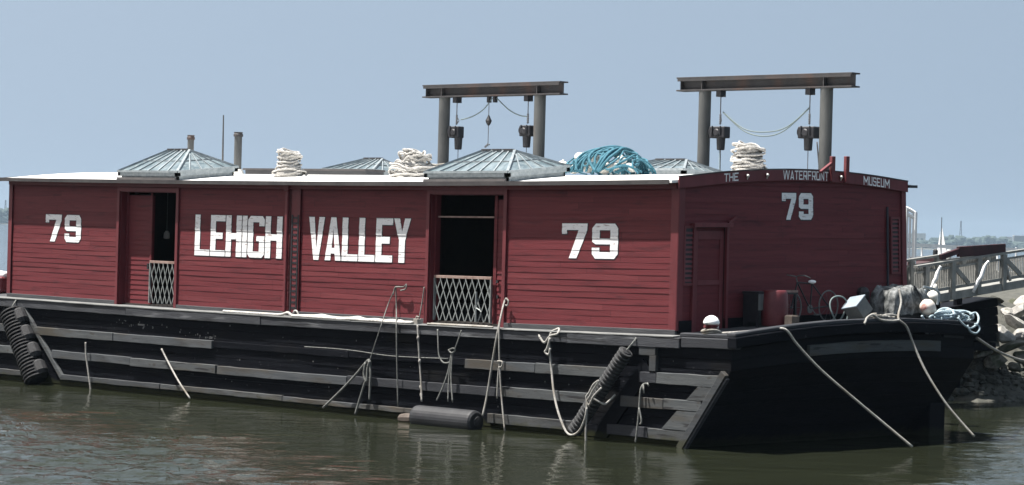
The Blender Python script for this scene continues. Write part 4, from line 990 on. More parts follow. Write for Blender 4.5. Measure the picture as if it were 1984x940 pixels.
# small black motor behind it
c = PX(1672,570,.45); zc = dz(.45,c.y)
g = empty('outboard_motor', (.45,c.y,zc), 'small black motor on a stand between the tilted box and the end wall', 'motor')
m = MB(); m.lathe((.45,c.y,c.z-.15), [(0,.07),(.03,.13),(.2,.14),(.28,.10),(.31,.04)], 12); m.box(.38,.52,c.y-.05,c.y+.14,c.z-.12,c.z-.02); m.build('motor_head', 'black', g)
m = MB(); m.box(.41,.49,c.y-.04,c.y+.04,zc,c.z-.14); m.box(.33,.57,c.y-.14,c.y+.14,zc,zc+.04); m.build('stand', 'black', g)
# tarpaulin covered machine
ca = PX(1705,600,.8); cb = PX(1783,600,.8); cm = (ca.y+cb.y)/2; zc = dz(.8,cm)
zt = PX(1740,551,.8).z
g = empty('covered_machine', (1.,cm,zc), 'machine under a crumpled grey tarpaulin at the far end of the deck', 'machine')
from mathutils import noise as _nz
NZT = _nz.noise
m = MB(); nu, nv = 34, 22; grid = []
for i in range(nu+1):
    for j in range(nv+1):
        u = -1+2*i/nu; v = -1+2*j/nv
        t = max(abs(u)**3.2, abs(v)**3.2); fall = max(0, (max(abs(u), abs(v))-.74)/.26)
        h = zt-.06-.06*abs(u+.1)-(zt-zc-.28)*fall**1.3+.10*NZT((u*1.8,v*1.8,3.))+.07*NZT((u*6.,v*6.,7.))*(1-.3*fall)
        yy = cm+(cb.y-ca.y)/2*max(-1,min(1,u*1.18))*(.86+.14*fall)+.07*NZT((u*4,v*4,1.)); xx = .8+.34*max(-1,min(1,v*1.18))*(.88+.12*fall)+.07*NZT((u*4,v*4,11.))
        grid.append((xx, yy, h))
fs = []
for i in range(nu):
    for j in range(nv):
        a_ = i*(nv+1)+j; fs.append((a_, a_+1, a_+nv+2, a_+nv+1))
m.add(grid, fs); m.build('tarpaulin', 'tarp', g, smooth=True)
m = MB(); m.box(.55,1.05,ca.y+.10,cb.y-.10,zc+.12,zc+.5); m.build('machine_body', 'black', g, bevel=.03)
for sy in (ca.y+.2, cb.y-.2):
    m = MB(); m.lathe((1.06,sy,zc+.13), [(0,.10),(.02,.13),(.07,.13),(.09,.10)], 16, (1,0,0)); m.build('wheel', 'rubber', g)
m = MB(); m.tube([(1.1,cm+.06,zt-.02),(1.18,cm+.14,zt-.2),(1.18,cm+.3,zt-.42),(1.1,cm+.45,zt-.5)], .02, 6, 4); m.build('strap', 'black', g)
m = MB(); m.tube([(1.15,cb.y-.02,zt-.08),(1.2,cb.y+.12,zt-.18),(1.2,cb.y+.06,zt-.42)], .028, 6, 3); m.tube([(1.15,cb.y-.4,zt-.04),(1.15,cb.y-.02,zt-.08)], .028, 6, 1); m.build('pipe_frame', 'frame', g)
# blue white bottle, buoy
def small(name, mt, px, py, x, prof, label, cat, ax=(0,0,1), n=12):
    p = PX(px, py, x); m = MB(); m.lathe(p, prof, n, ax); o = m.build(name, mt, smooth=True, loc=p); tag(o, label, cat); return o
p = PX(1792,600,.9); zc = dz(.9,7.6)
small('stake', 'frame', 1790, 600, .9, [(0,.015),(.25,.02),(.30,.045),(.42,.045),(.44,.03)], 'thin stake with a pale blue cap beside the covered machine', 'stake')
p = PX(1803,608,1.35)
bu = empty('buoy', p, 'faded cream and red buoy on the deck beside the light blue rope', 'buoy')
m = MB(); m.lathe(p+Vector((0,-.10,.14)), [(-.17,.04),(-.13,.13),(-.04,.17),(.06,.155),(.18,.09),(.28,.04),(.31,.03)], 16, (.1,.85,-.45)); m.build('buoy_body', 'peach', bu, smooth=True)
m = MB(); m.tube([p+Vector((0,.14,-.0)),p+Vector((.02,.2,-.08)),p+Vector((.02,.28,-.13))], .02, 6, 3); m.build('lanyard', 'rope_blue', bu)
# light blue rope heap at the far corner
pc = PX(1855,626,1.35); zc = dz(1.35, min(pc.y, 7.9))
m = MB()
for k in range(15):
    pts = []; cx_ = R.uniform(1825,1870); a0 = R.uniform(0,6)
    rx_ = R.uniform(14,30); ry_ = R.uniform(5,13); cy_ = R.uniform(608,618)
    for i in range(9):
        a_ = a0+i*.75; pts.append(PX(cx_+rx_*math.cos(a_), min(628, cy_+ry_*math.sin(a_)), 1.35+.22*math.sin(a_*1.3+k)))
    m.tube(pts, .026, 7, 4)
m.tube([PX(1786,612,1.5),PX(1796,624,1.5),PX(1820,627,1.5),PX(1850,626,1.5),PX(1862,616,1.6)], .026, 7, 4)
m.tube([PX(1855,615,1.8),PX(1868,630,1.9),PX(1880,636,1.9),PX(1893,628,1.9),PX(1896,615,1.8),PX(1890,606,1.7),PX(1880,610,1.7)], .024, 7, 4)
m.tube([PX(1874,630,1.9),PX(1880,642,1.95),PX(1890,646,1.95),PX(1897,640,1.95),PX(1896,632,1.9),PX(1889,628,1.9)], .024, 7, 4)
o = m.build('rope_heap', 'rope_blue', smooth=True, loc=pc); tag(o, 'heap of light blue rope spilling over the far corner of the end deck', 'rope heap')
m = MB()
for k in range(7):
    pts = []; cx_ = R.uniform(1695,1725); a0 = R.uniform(0,6); rx_ = R.uniform(8,20); ry_ = R.uniform(3,8); cy_ = R.uniform(613,618)
    for i in range(8):
        a_ = a0+i*.8; pts.append(PX(cx_+rx_*math.cos(a_), min(624, cy_+ry_*math.sin(a_)), 1.65+.12*math.sin(a_*1.3+k)))
    m.tube(pts, .026, 7, 4)
m.tube([PX(1675,628,1.9),PX(1680,616,1.8),PX(1692,610,1.8),PX(1706,620,1.85),PX(1730,622,1.85),PX(1742,620,1.9)], .026, 7, 4)
o = m.build('rope_heap', 'rope', smooth=True, loc=PX(1710,620,1.7)); tag(o, 'small white rope heap on the end log right of the tilted metal box', 'rope heap')
# rolls beyond the left end of the deckhouse
p = PY(2,575,.6)
g = empty('canvas_bundle', (p.x,.6,deckz(p.x,.6)), 'red bundle under a white roll at the far left end of the barge', 'bundle')
zb_ = deckz(p.x,.6)
m = MB(); m.lathe((p.x-.5,.55,zb_+.50), [(0,.07),(.05,.11),(.75,.11),(.8,.07)], 12, (1,0,-.05)); m.build('white_roll', 'white_paint', g, smooth=True)
m = MB(); m.box(p.x-.55,p.x+.32,.35,.9,zb_,zb_+.43); m.build('red_box', 'red_trim', g, bevel=.04)
m = MB(); m.tube([(p.x-.5,.32,zb_+.12),(p.x-.1,.33,zb_+.18),(p.x+.1,.33,zb_+.10),(p.x+.3,.33,zb_+.08)], .03, 6, 3); m.build('cord', 'white_paint', g, smooth=True)
# lantern inside the left doorway
p = PY(323,455,1.2); g = empty('lantern', (p.x,1.2,4.9), 'small pale lantern hanging inside the left doorway', 'lantern')
m = MB(); m.lathe((p.x,1.2,p.z-.1), [(0,.05),(.02,.08),(.14,.07),(.2,.03)], 12); m.build('lamp_body', 'float', g, smooth=True)
m = MB(); m.tube([(p.x,1.2,p.z+.1),(p.x,1.2,5.15)], .008, 5, 1); m.build('cord', 'rope_dull', g)

# ------------------------------------------------------------------ shore: bank, rocks, gangway, pier
def SH(a, b, z=0.): return Vector((CAM[0], CAM[1], 0))+R0*a+FLAT*b+Vector((0,0,z))     # a to the right of the view, b away
def a_of(px, b): return (px-CX)/F*b
SB = 70.6
def bank_h(a, b):
    e = b-SB-.6*math.sin(a*.9)-.3*math.sin(a*2.3+1)
    if e < -3: return -1.2
    h = -.1+e*.72 if e > 0 else e*.4
    top = 2.55+.12*math.sin(a*.7)+.006*max(0,e)
    return min(h, top)
m = MB(); na, nb_ = 60, 44; vs = []; fs = []
for i in range(na+1):
    for j in range(nb_+1):
        a_ = 3+60*(i/na)**1.2; b_ = SB-3+ (j/nb_)**1.6*60
        h = bank_h(a_, b_); h += R.uniform(-.12,.12) if h > -.3 and b_ < SB+9 else R.uniform(-.02,.02)
        vs.append(SH(a_, b_, h))
for i in range(na):
    for j in range(nb_):
        k = i*(nb_+1)+j; fs.append((k, k+nb_+1, k+nb_+2, k+1))
m.add(vs, fs); o = m.build('shore_bank', 'rock_dark', loc=SH(10,SB)); tag(o, kind='structure')
def hull_points(pts):
    import bmesh
    bm = bmesh.new()
    for p in pts: bm.verts.new(p)
    bmesh.ops.convex_hull(bm, input=bm.verts)
    bmesh.ops.delete(bm, geom=[v for v in bm.verts if not v.link_faces], context='VERTS')
    return bm
def rockmesh(seed, sx, sy, sz, mt, name='rock'):
    rr = random.Random(seed); pts = []
    for _ in range(20):
        v = Vector((rr.gauss(0,1), rr.gauss(0,1), rr.gauss(0,1))).normalized()*rr.uniform(.85,1.05)
        pts.append((v.x*sx, v.y*sy, v.z*sz))
    bm = hull_points(pts); import bmesh
    bmesh.ops.bevel(bm, geom=list(bm.edges), offset=.04*max(sx,sy), segments=1, affect='EDGES')
    me = bpy.data.meshes.new(name); bm.to_mesh(me); bm.free(); me.materials.append(M[mt]); return me
# weed covered rubble at the waterline, one mass
m = MB()
for k in range(2600):
    a_ = R.uniform(9.5, 24); e = R.uniform(-.6,3.6); b_ = SB+e; h = bank_h(a_, b_)
    lim = 1.25 if a_/b_*F+CX < 1915 else 1.12+.2*math.sin(a_*1.7)
    if h > lim: continue
    s_ = R.uniform(.05,.17); c = SH(a_, b_, h+s_*.3); m.ell(c, s_*1.2, s_*1.2, s_*.75, 6, 4, .22)
o = m.build('weedy_rubble', 'weed', loc=SH(12,SB)); tag(o, 'dark weed covered rubble along the waterline of the bank', 'rubble', kind='stuff')
proto = [rockmesh(s_, 1, R.uniform(.7,1), R.uniform(.55,.8), 'rock') for s_ in range(6)]
protod = [rockmesh(40+s_, 1, R.uniform(.7,1), R.uniform(.5,.75), 'rock_mid') for s_ in range(5)]
protok = [rockmesh(80+s_, 1, R.uniform(.7,1), R.uniform(.5,.75), 'rock_dark') for s_ in range(4)]
def put_rock(px, py, D, s, me, label, group=None, flat=.8):
    s *= 1.2
    o = bpy.data.objects.new('rock', me); COL.objects.link(o); o.location = PD(px, py, D)
    o.scale = (s, s, s*flat); o.rotation_euler = (R.uniform(-.5,.5), R.uniform(-.5,.5), R.uniform(0,6)); tag(o, label, 'rock', group)
G_ = 'riprap rocks on the bank'
put_rock(1930,641,71.6,.27,proto[0],'round pale boulder nearest the barge corner, above the mooring line',G_,1.)
put_rock(1945,650,71.4,.30,proto[1],'pale boulder tucked against the round boulder above the mooring line',G_,1.)
put_rock(1968,625,72.2,.36,proto[2],'flat slab rock behind the round pale boulder',G_,.6)
put_rock(1980,650,71.6,.35,proto[3],'pale pointed rock cut by the right edge of the photo above the mooring line',G_)
put_rock(1975,602,73.2,.30,proto[4],'squarish rock high on the bank under the end of the gangway',G_)
put_rock(1954,605,73.2,.24,proto[5],'small squarish rock high on the bank, left of the one under the gangway end',G_)
put_rock(1990,585,74.0,.36,proto[0],'pale rock at the top of the bank on the right edge of the photo',G_)
put_rock(1905,685,70.9,.30,protod[0],'brown rock with a pale edge just below the barge corner',G_,.6)
put_rock(1928,700,70.8,.33,protod[1],'brown weathered rock below the mooring line, halfway to the photo edge',G_)
put_rock(1915,662,71.3,.30,protod[2],'mossy brown rock between the barge corner and the round boulder',G_,.5)
put_rock(1958,672,71.0,.45,protod[3],'wide mossy rock under the mooring line',G_,.45)
put_rock(1985,690,70.7,.40,protod[4],'dark brown rock at the right edge of the photo below the mooring line',G_,.6)
put_rock(1965,712,70.6,.28,protod[0],'small brown rock low on the bank near the right edge',G_,.7)
for k in range(70):
    e = R.uniform(.8,6.); a_ = R.uniform(11.,23.); b_ = SB+e; h = bank_h(a_, b_); pxx = CX+a_/b_*F
    if h < .75: me = R.choice(protok); s_ = R.uniform(.15,.35)
    elif pxx < 1925 and h > .9: me = R.choice(protok); s_ = R.uniform(.2,.4)
    else: me = R.choice(protod+protok if h < 1.6 or pxx < 1945 else proto+protod[:3]); s_ = R.uniform(.14,.34)
    o = bpy.data.objects.new('rock', me); COL.objects.link(o); o.location = SH(a_, b_, h+s_*.15)
    o.scale = (s_, s_, s_*.85); o.rotation_euler = (R.uniform(-.5,.5), R.uniform(-.5,.5), R.uniform(0,6))
    tag(o, 'one of the small loose rocks scattered over the bank behind the barge corner', 'rock', 'small loose rocks on the bank')

# gangway
ga = PD(1772,590,66.5); gb = PD(2010,549,70.5); ta_ = PD(1772,517,66.5); hgt = ta_.z-ga.z
g = empty('gangway', ga, 'grey timber gangway with latticed sides sloping up from the barge to the bank', 'gangway')
dirg = (gb-ga); Lg = dirg.length; dn = dirg.normalized(); side = Vector((dn.y,-dn.x,0)).normalized()*-1
if side.dot(FLAT) < 0: side = -side
def gp(t, s, h): return ga+dirg*t+side*s+Vector((0,0,h))
m = MB(); m.beam(gp(0,0,.06), gp(1,0,.06), .10, .20); m.beam(gp(0,1.3,.06), gp(1,1.3,.06), .10, .20); m.beam(gp(0,.65,.10), gp(1,.65,.10), 1.2, .05); m.build('gangway_deck', 'gangwood', g)
for s_ in (0, 1.3):
    m = MB(); m.beam(gp(0,s_,hgt), gp(1,s_,hgt), .13, .06); m.build('handrail', 'gangwood', g)
    m = MB(); m.beam(gp(0,s_,hgt-.16), gp(1,s_,hgt-.16), .05, .05); m.beam(gp(0,s_,.27), gp(1,s_,.27), .05, .08); m.build('side_rail', 'gangwood', g)
    for k in range(6):
        t = (1790+k*49.5-1772)/238
        if t < 1: m = MB(); m.beam(gp(t,s_-.03,.0), gp(t,s_-.03,hgt-.03), .11, .17, dn); m.build('rail_post', 'gangwood', g)
    m = MB(); n = 74
    for k in range(n): m.beam(gp((k+.5)/n,s_+.04,.26), gp((k+.5)/n,s_+.04,hgt-.15), .030, .02, dn)
    m.build('balusters', 'gangwood', g)
    if s_ > 0: m = MB(); m.beam(gp(0,s_+.08,(hgt+.1)/2), gp(1,s_+.08,(hgt+.1)/2), .02, hgt-.4); m.build('wind_board', 'gangdark', g)
m = MB(); m.beam(gp(.31,-.02,hgt-.2), gp(.42,-.02,.30), .04, .13); m.build('brace', 'gangwood', g)
m = MB(); m.beam(gp(.70,-.02,hgt-.1), gp(.85,-.02,.30), .04, .13); m.build('brace', 'gangwood', g)
for k, (p0_, p1_) in enumerate((((1822,517),(1803,560)),((1915,505),(1886,566)),((1945,505),(1958,545)))):
    m = MB(); A_ = PD(*p0_, 66.6+k*1.4); B_ = PD(*p1_, 66.6+k*1.4); pts = [A_.lerp(B_, t/6)+Vector((R.uniform(-.02,.02),0,R.uniform(-.02,.02))) for t in range(7)]
    m.tube(pts, lambda t: .035+.02*math.sin(t*3.1), 7, 4); o = m.build('lashing_rope', 'white_paint' if k < 2 else 'rope', smooth=True, loc=A_)
    tag(o, ['white rope lashed down the barge end of the gangway side','white rope lashed down the middle of the gangway side','short worn rope hanging on the shore end of the gangway side'][k], 'rope')
# dark red boards lying along the gangway handrail
A_ = PD(1822,500,67.4); B_ = PD(1856,488,67.9); C_ = PD(1946,482,69.4)
m = MB(); m.beam(B_, C_, .10, .27); m.beam(A_+Vector((0,0,.02)), B_+Vector((0,0,.02)), .10, .14); o = m.build('red_board', 'darkred', loc=B_, bevel=.01); tag(o, 'long dark red boarded box resting on the gangway handrail', 'board')
# cream bag on the barge end of the gangway
p = PD(1808,575,66.2); m = MB(); m.ell(p, .17,.17,.16, 12, 8, .08); m.ell(p+Vector((.03,.03,.2)), .07,.07,.13, 8, 6, .1); o = m.build('sack', 'float', smooth=True, loc=p); tag(o, 'cream sack lying on the barge end of the gangway', 'sack')
# timber crib under the gangway, near-black to stand for the shade there
g = empty('crib_wall', (gp(.5,.6,0).x, gp(.5,.6,0).y, 0), 'timber crib wall, blackened for the shade under the gangway', 'crib wall')
A_ = PD(1770,593,69.9); B_ = PD(1912,566,71.2)
m = MB(); n = 9
for k in range(n):
    z_ = 1.45+k*.245
    if z_ > min(A_.z,B_.z)-.25: break
    m.beam((A_.x,A_.y,z_), (B_.x,B_.y,z_), .9+.06*(k%2), .225)
for k in range(4): m.beam(A_+Vector((0,0,-.25-.24*k)), B_+Vector((0,0,-.25-.24*k)), .95+.03*k, .225)
m.build('crib_timbers', 'tar2', g, bevel=.02)
for k in range(3):
    q2 = gp(.34+.18*k, 1.4, 0); m = MB(); m.lathe((q2.x,q2.y,-.6), [(0,.13),(q2.z+.45,.12)], 10); m.build('pile', 'tar', g)

# pier further away with white railing, frame and a small red hull
pa = PD(1700,512,96); pb = PD(1990,516,100)
pb.z = pa.z = 3.25
g = empty('pier', pa, 'low pale pier with a white railing beyond the barge and gangway', 'pier')
m = MB(); m.beam(pa+Vector((0,0,-.15)), pb+Vector((0,0,-.15)), 3.0, .3); m.build('pier_deck', 'concrete', g)
nP = 14
for k in range(nP):
    c = pa.lerp(pb, k/(nP-1)); m = MB(); m.lathe((c.x,c.y,-1.5), [(0,.14),(4.4,.14)], 10); m.build('pile', 'darkwood', g)
z_ = 4.18-3.25
m = MB(); off = -FLAT*1.3
m.beam(pa+off+Vector((0,0,z_)), pb+off+Vector((0,0,z_-.1)), .06, .12); m.beam(pa+off+Vector((0,0,.5)), pb+off+Vector((0,0,.45)), .04, .05)
rl = m.build('railing', 'whitesteel', g)
for k in range(9):
    c = (pa+off).lerp(pb+off, k/8); m = MB(); m.beam(c, c+Vector((0,0,z_)), .05, .05, (1,0,0)); m.build('railing_post', 'whitesteel', rl)
Df = 84
g = empty('hoist_frame', PD(1765,512,Df), 'white steel frame with a sloping curved top beyond the far corner of the barge', 'frame')
pf = PD(1773,512,Df)
m = MB()
pts = [PD(1738,399,Df),PD(1750,401,Df),PD(1762,406,Df),PD(1773,413,Df)]; m.tube(pts, .06, 6, 4); pts = [PD(1738,410,Df),PD(1750,412,Df),PD(1762,417,Df),PD(1771,422,Df)]; m.tube(pts, .06, 6, 4)
m.build('curved_beam', 'whitesteel', g)
for a_, t_y, b_y in ((1773,411,520),(1756,404,520)):
    m = MB(); A_ = PD(a_, t_y, Df); B_ = PD(a_, b_y, Df); m.beam((A_.x,A_.y,0.2), A_, .11, .11, (1,0,0)); m.build('upright', 'whitesteel', g)
for a_ in (1743,1764):
    m = MB(); A_ = PD(a_, 415, Df); m.beam((A_.x,A_.y,3.3), A_, .05, .05, (1,0,0)); m.build('thin_upright', 'whitesteel', g)
p = PD(1800,507,88); m = MB()
m.ell(p+Vector((0,0,-.25)), 1.3, .5, .35, 14, 6); m.box(p.x-.6,p.x+.5,p.y-.3,p.y+.3,p.z-.05,p.z+.12); o = m.build('dinghy', 'darkred', loc=p-Vector((0,0,.5))); tag(o, 'dark red dinghy hull between the barge corner and the pier railing', 'dinghy')
for px, col, lab in ((1812,'darkwood','dark post standing on the pier left of the red board'),(1838,'concrete','pale post standing on the pier behind the red board')):
    p = PD(px, 505, 92); m = MB(); m.lathe((p.x,p.y,0.5), [(0,.09),(p.z+.15-.5+.2,.09),(p.z+.4-.5,.05)], 8); o = m.build('mooring_post', col, loc=(p.x,p.y,.5)); tag(o, lab, 'post', 'posts by the pier')

# sailing boat out on the water
D = 700; p = PD(1823,486,D); p.z = 0; sc = D/F
g = empty('sailing_boat', p, 'white sailing boat on the far water with its tall sail up', 'sailing boat')
m = MB(); bd = R0
hullp = [(-3.6,.0,.9),(-3.,.9,1.),(0,1.25,.95),(3.,.8,1.),(4.6,0,1.25)]
vs = []
for a_, w_, h_ in hullp: vs += [p+R0*a_+FLAT*w_+Vector((0,0,h_)), p+R0*a_-FLAT*w_+Vector((0,0,h_)), p+R0*a_*.85+FLAT*w_*.4+Vector((0,0,-.3)), p+R0*a_*.85-FLAT*w_*.4+Vector((0,0,-.3))]
fs = []
for i in range(4):
    a_ = i*4; b_ = a_+4; fs += [(a_,b_,b_+1,a_+1),(a_+1,b_+1,b_+3,a_+3),(a_+3,b_+3,b_+2,a_+2),(a_+2,b_+2,b_,a_)]
m.add(vs, fs); m.build('boat_hull', 'whitesteel', g)
zt_ = PD(1823,421,D).z
m = MB(); m.tube([p+Vector((0,0,.8)), Vector((p.x,p.y,zt_))], .11, 6, 1); m.build('mast', 'pile', g)
zs_ = PD(1823,441,D).z
m = MB(); bo_ = R0*.62-FLAT*.78; m.add([p+bo_*.2+Vector((0,0,1.6)), p+bo_*2.3+Vector((0,0,1.9)), p+bo_*1.6-R0*.2+Vector((0,0,zs_*.55)), Vector((p.x,p.y,zs_))+bo_*.2], [(0,1,2,3)]); m.add([v+R0*.05 for v in (p+bo_*.2+Vector((0,0,1.6)), p+bo_*2.3+Vector((0,0,1.9)), p+bo_*1.6-R0*.2+Vector((0,0,zs_*.55)), Vector((p.x,p.y,zs_))+bo_*.2)], [(3,2,1,0)]); m.build('mainsail', 'white_paint', g)
m = MB(); m.add([p-R0*.3+Vector((0,0,zs_*.9)), p-R0*1.0+FLAT*1.4+Vector((0,0,1.3)), p-R0*.4-FLAT*.4+Vector((0,0,1.6))], [(0,1,2)]); m.add([v+R0*.05 for v in (p-R0*.3+Vector((0,0,zs_*.9)), p-R0*1.0+FLAT*1.4+Vector((0,0,1.3)), p-R0*.4-FLAT*.4+Vector((0,0,1.6)))], [(2,1,0)]); m.build('jib', 'white_paint', g)

# far shore
DF = 5000
def FSH(a, b, z): return SH(a, b, z)
m = MB(); vs = []; fs = []; n = 60
for i in range(n+1):
    a_ = -3000+6200*i/n
    for b_, h in ((DF-40,-2),(DF-10,1.2),(DF+40,3.),(DF+900,5.)): vs.append(SH(a_, b_+10*math.sin(i*.7), h))
for i in range(n):
    for j in range(3):
        k = i*4+j; fs.append((k, k+4, k+5, k+1))
m.add(vs, fs); o = m.build('far_shore', 'land', loc=SH(0,DF)); tag(o, kind='structure')
m = MB()
prof = [(2*a,2*b-3) for a,b in [(-900,20),(-495,18),(-420,20),(0,17),(372,11),(400,11),(408,15),(425,17),(440,15),(448,18),(462,19),(472,18),(480,12),(520,10),(1000,14)]]
def ph(a_):
    for (x0,h0),(x1,h1) in zip(prof[:-1],prof[1:]):
        if a_ <= x1: return h0+(h1-h0)*(a_-x0)/(x1-x0)
    return 24
a_ = -2600
while a_ < 2600:
    H_ = ph(a_)
    for k in range(3):
        s_ = R.uniform(4.,7.5); m.ell(SH(a_+R.uniform(-5,5), DF+R.uniform(0,25), R.uniform(.25,.95)*(H_-s_)), s_*1.5, s_*1.5, s_, 7, 5, .25)
    a_ += R.uniform(3.4,6.2)
o = m.build('far_woods', 'woods', loc=SH(0,DF)); tag(o, 'low line of hazy trees on the far shore', 'trees', kind='stuff')
def fbuild(a0, a1, D_, h, label, mt='concrete', name='warehouse'):
    c = SH((a0+a1)/2, D_, 0); g = empty(name, c, label, 'building')
    m = MB(); A_ = SH(a0, D_, h/2); B_ = SH(a1, D_, h/2); m.beam(A_, B_, 18, h, (0,0,1)); m.build('wall', mt, g)
    m = MB(); m.beam(A_+Vector((0,0,h/2+.3)), B_+Vector((0,0,h/2+.3)), 19, .6); m.build('roof', 'whitesteel', g)
    m = MB(); k = 0
    while a0+6+k*9 < a1-4:
        q_ = SH(a0+6+k*9, D_-9.05, h*.55); m.beam(q_-R0*2.5, q_+R0*2.5, .2, h*.3); k += 1
    m.build('windows', 'grey_metal', g)
fbuild(744,802,5070,30,'long pale low building on the far shore between the white frame and the sailing boat')
fbuild(950,970,5070,28,'small pale block on the far shore right of the tallest trees')
fbuild(976,1024,5080,31,'grey flat building on the far shore at the right edge of the photo','grey_metal')
for px, ty, lab in ((1862,428,'thin lattice mast above the far trees right of the sailing boat'),(11,388,'thin hazy tower on the far shore at the left edge of the photo')):
    A_ = PD(px, ty, 5060); m = MB()
    for sx_ in (-1,1):
        m.beam(Vector((A_.x,A_.y,2))+R0*sx_*3., A_+R0*sx_*.6, .9, .9, (1,0,0))
    for k in range(8):
        t = k/8; w_ = 3.-2.4*t; z_ = 2+(A_.z-2)*t; m.beam(Vector((A_.x,A_.y,z_))-R0*w_, Vector((A_.x,A_.y,z_+(A_.z-2)/8))+R0*w_*.8, .6, .6)
    o = m.build('lattice_mast', 'steel', loc=(A_.x,A_.y,2)); tag(o, lab, 'mast')

# ------------------------------------------------------------------ water
from mathutils import noise as NZ
def ruffle(x, y):
    """0 in the lee of the barge, 1 on open water"""
    dd_ = -y+.3; ed = 4.6+max(x+6,0)*.60+2.6*NZ.noise((x*.16,y*.16,2.))+1.2*NZ.noise((x*.5,y*.5,4.))
    a1 = max(0, min(1, (dd_-ed)*.22)); a2 = max(0, min(1, (x+y*.45-5.6+1.6*NZ.noise((x*.25,y*.25,6.)))*.35))
    pt = .65+.7*max(0,.5+NZ.noise((x*.33,y*.33,9.)))
    return max(a1, a2)*pt
A0, A1, B0, B1 = -48., 48., 16., 120.
def axis_(lo, hi, c0, c1, st, gr):                          # fine steps in the middle, growing outward
    out = [c0+st*i for i in range(int((c1-c0)/st)+1)]; d = st
    while out[-1] < hi: d *= gr; out.append(out[-1]+d)
    d = st
    while out[0] > lo: d *= gr; out.insert(0, out[0]-d)
    return out
AX = axis_(A0, A1, -15., 15., .11, 1.035); BX = axis_(B0, B1, 33., 72., .10, 1.04); na, nb_ = len(AX)-1, len(BX)-1
A0, A1, B0, B1 = AX[0], AX[-1], BX[0], BX[-1]
vs = []; fs = []
S_ = 14000
for j in range(nb_+1):
    for i in range(na+1):
        a_ = AX[i]; b_ = BX[j]; p = SH(a_, b_)
        fade = max(0, min(1, (a_-A0)/14, (A1-a_)/14, (b_-B0)/8, (B1-b_)/25))
        # crests run roughly across the view
        u = a_*.50+.25*NZ.noise((a_*.3,b_*.3,8.)); v = b_*1.0
        h = 1-abs(NZ.noise((u*1.05, v*1.25, .3)))*2.0; h += .55*(1-abs(NZ.noise((u*2.3+5, v*2.6, 1.3)))*2.0); h += .28*NZ.noise((u*5.1, v*5.6, 2.3))
        rf = ruffle(p.x, p.y)
        z = (h-1.0)*(.007+.060*rf)+.012*NZ.noise((u*.35, v*.5, 5.))
        vs.append((p.x, p.y, z*fade))
for j in range(nb_):
    for i in range(na):
        k = j*(na+1)+i; fs.append((k, k+1, k+na+2, k+na+1))
m = MB(); m.add(vs, fs)
c4 = [0, na, nb_*(na+1)+na, nb_*(na+1)]                     # the rest of the sheet out to the horizon
far_ = [SH(-S_,-S_), SH(S_,-S_), SH(S_,S_), SH(-S_,S_)]
n0 = len(m.v); m.v += [tuple(v) for v in far_]
bot = list(range(0, na+1)); top_ = [nb_*(na+1)+i for i in range(na+1)]; lf = [j*(na+1) for j in range(nb_+1)]; rt = [j*(na+1)+na for j in range(nb_+1)]
def fan(o_, edge): 
    for p_, q_ in zip(edge[:-1], edge[1:]): m.f.append((o_, p_, q_)); m.mi.append(0)
fan(n0, lf[::-1]); fan(n0+1, bot[::-1]); fan(n0+2, rt); fan(n0+3, top_)
for t_ in ((n0, n0+1, 0), (n0+1, n0+2, na), (n0+2, n0+3, c4[2]), (n0+3, n0, c4[3])): m.f.append(t_); m.mi.append(0)
wm = bpy.data.materials.new('murky_harbour_water'); wm.use_nodes = True; nt = wm.node_tree; b = nt.nodes['Principled BSDF']
b.inputs['Base Color'].default_value = (.017,.020,.012,1); b.inputs['Roughness'].default_value = .06; b.inputs['IOR'].default_value = 1.33
geo = nt.nodes.new('ShaderNodeNewGeometry')
def nnode(scale, stretch, detail, rough=.55, dist=0., rotz=0):
    mp = nt.nodes.new('ShaderNodeMapping'); mp.inputs['Scale'].default_value = stretch; mp.inputs['Rotation'].default_value = (0,0,rotz)
    n = nt.nodes.new('ShaderNodeTexNoise'); n.inputs['Scale'].default_value = scale; n.inputs['Detail'].default_value = detail; n.inputs['Roughness'].default_value = rough; n.inputs['Distortion'].default_value = dist
    nt.links.new(geo.outputs['Position'], mp.inputs['Vector']); nt.links.new(mp.outputs[0], n.inputs['Vector']); return n.outputs['Fac']
def math_(op, a_, b_, clamp=False):
    n = nt.nodes.new('ShaderNodeMath'); n.operation = op; n.use_clamp = clamp
    for i, v in enumerate((a_, b_)):
        if isinstance(v, (int, float)): n.inputs[i].default_value = v
        else: nt.links.new(v, n.inputs[i])
    return n.outputs[0]
ROTW = math.atan2(_fy, _fx)
n1 = nnode(1.3,(1,1,1),3,.5,.3,.3); n2 = nnode(4.5,(1,1,1),3,.6,.4); n3 = nnode(.35,(1,1,1),2)
# wind shelter: calm water close under the barge, ruffled further off
sep = nt.nodes.new('ShaderNodeSeparateXYZ'); nt.links.new(geo.outputs['Position'], sep.inputs[0])
dd = math_('SUBTRACT', math_('MULTIPLY', sep.outputs['Y'], -1.), .3)                  # metres off the side
ex = math_('SUBTRACT', sep.outputs['X'], -6.)
edge = math_('ADD', 5.0, math_('MULTIPLY', math_('MAXIMUM', ex, 0.), .62))
edge = math_('ADD', edge, math_('MULTIPLY', math_('SUBTRACT', n3, .5), 5.))
ruff = math_('MULTIPLY', math_('SUBTRACT', dd, edge), .28, True)
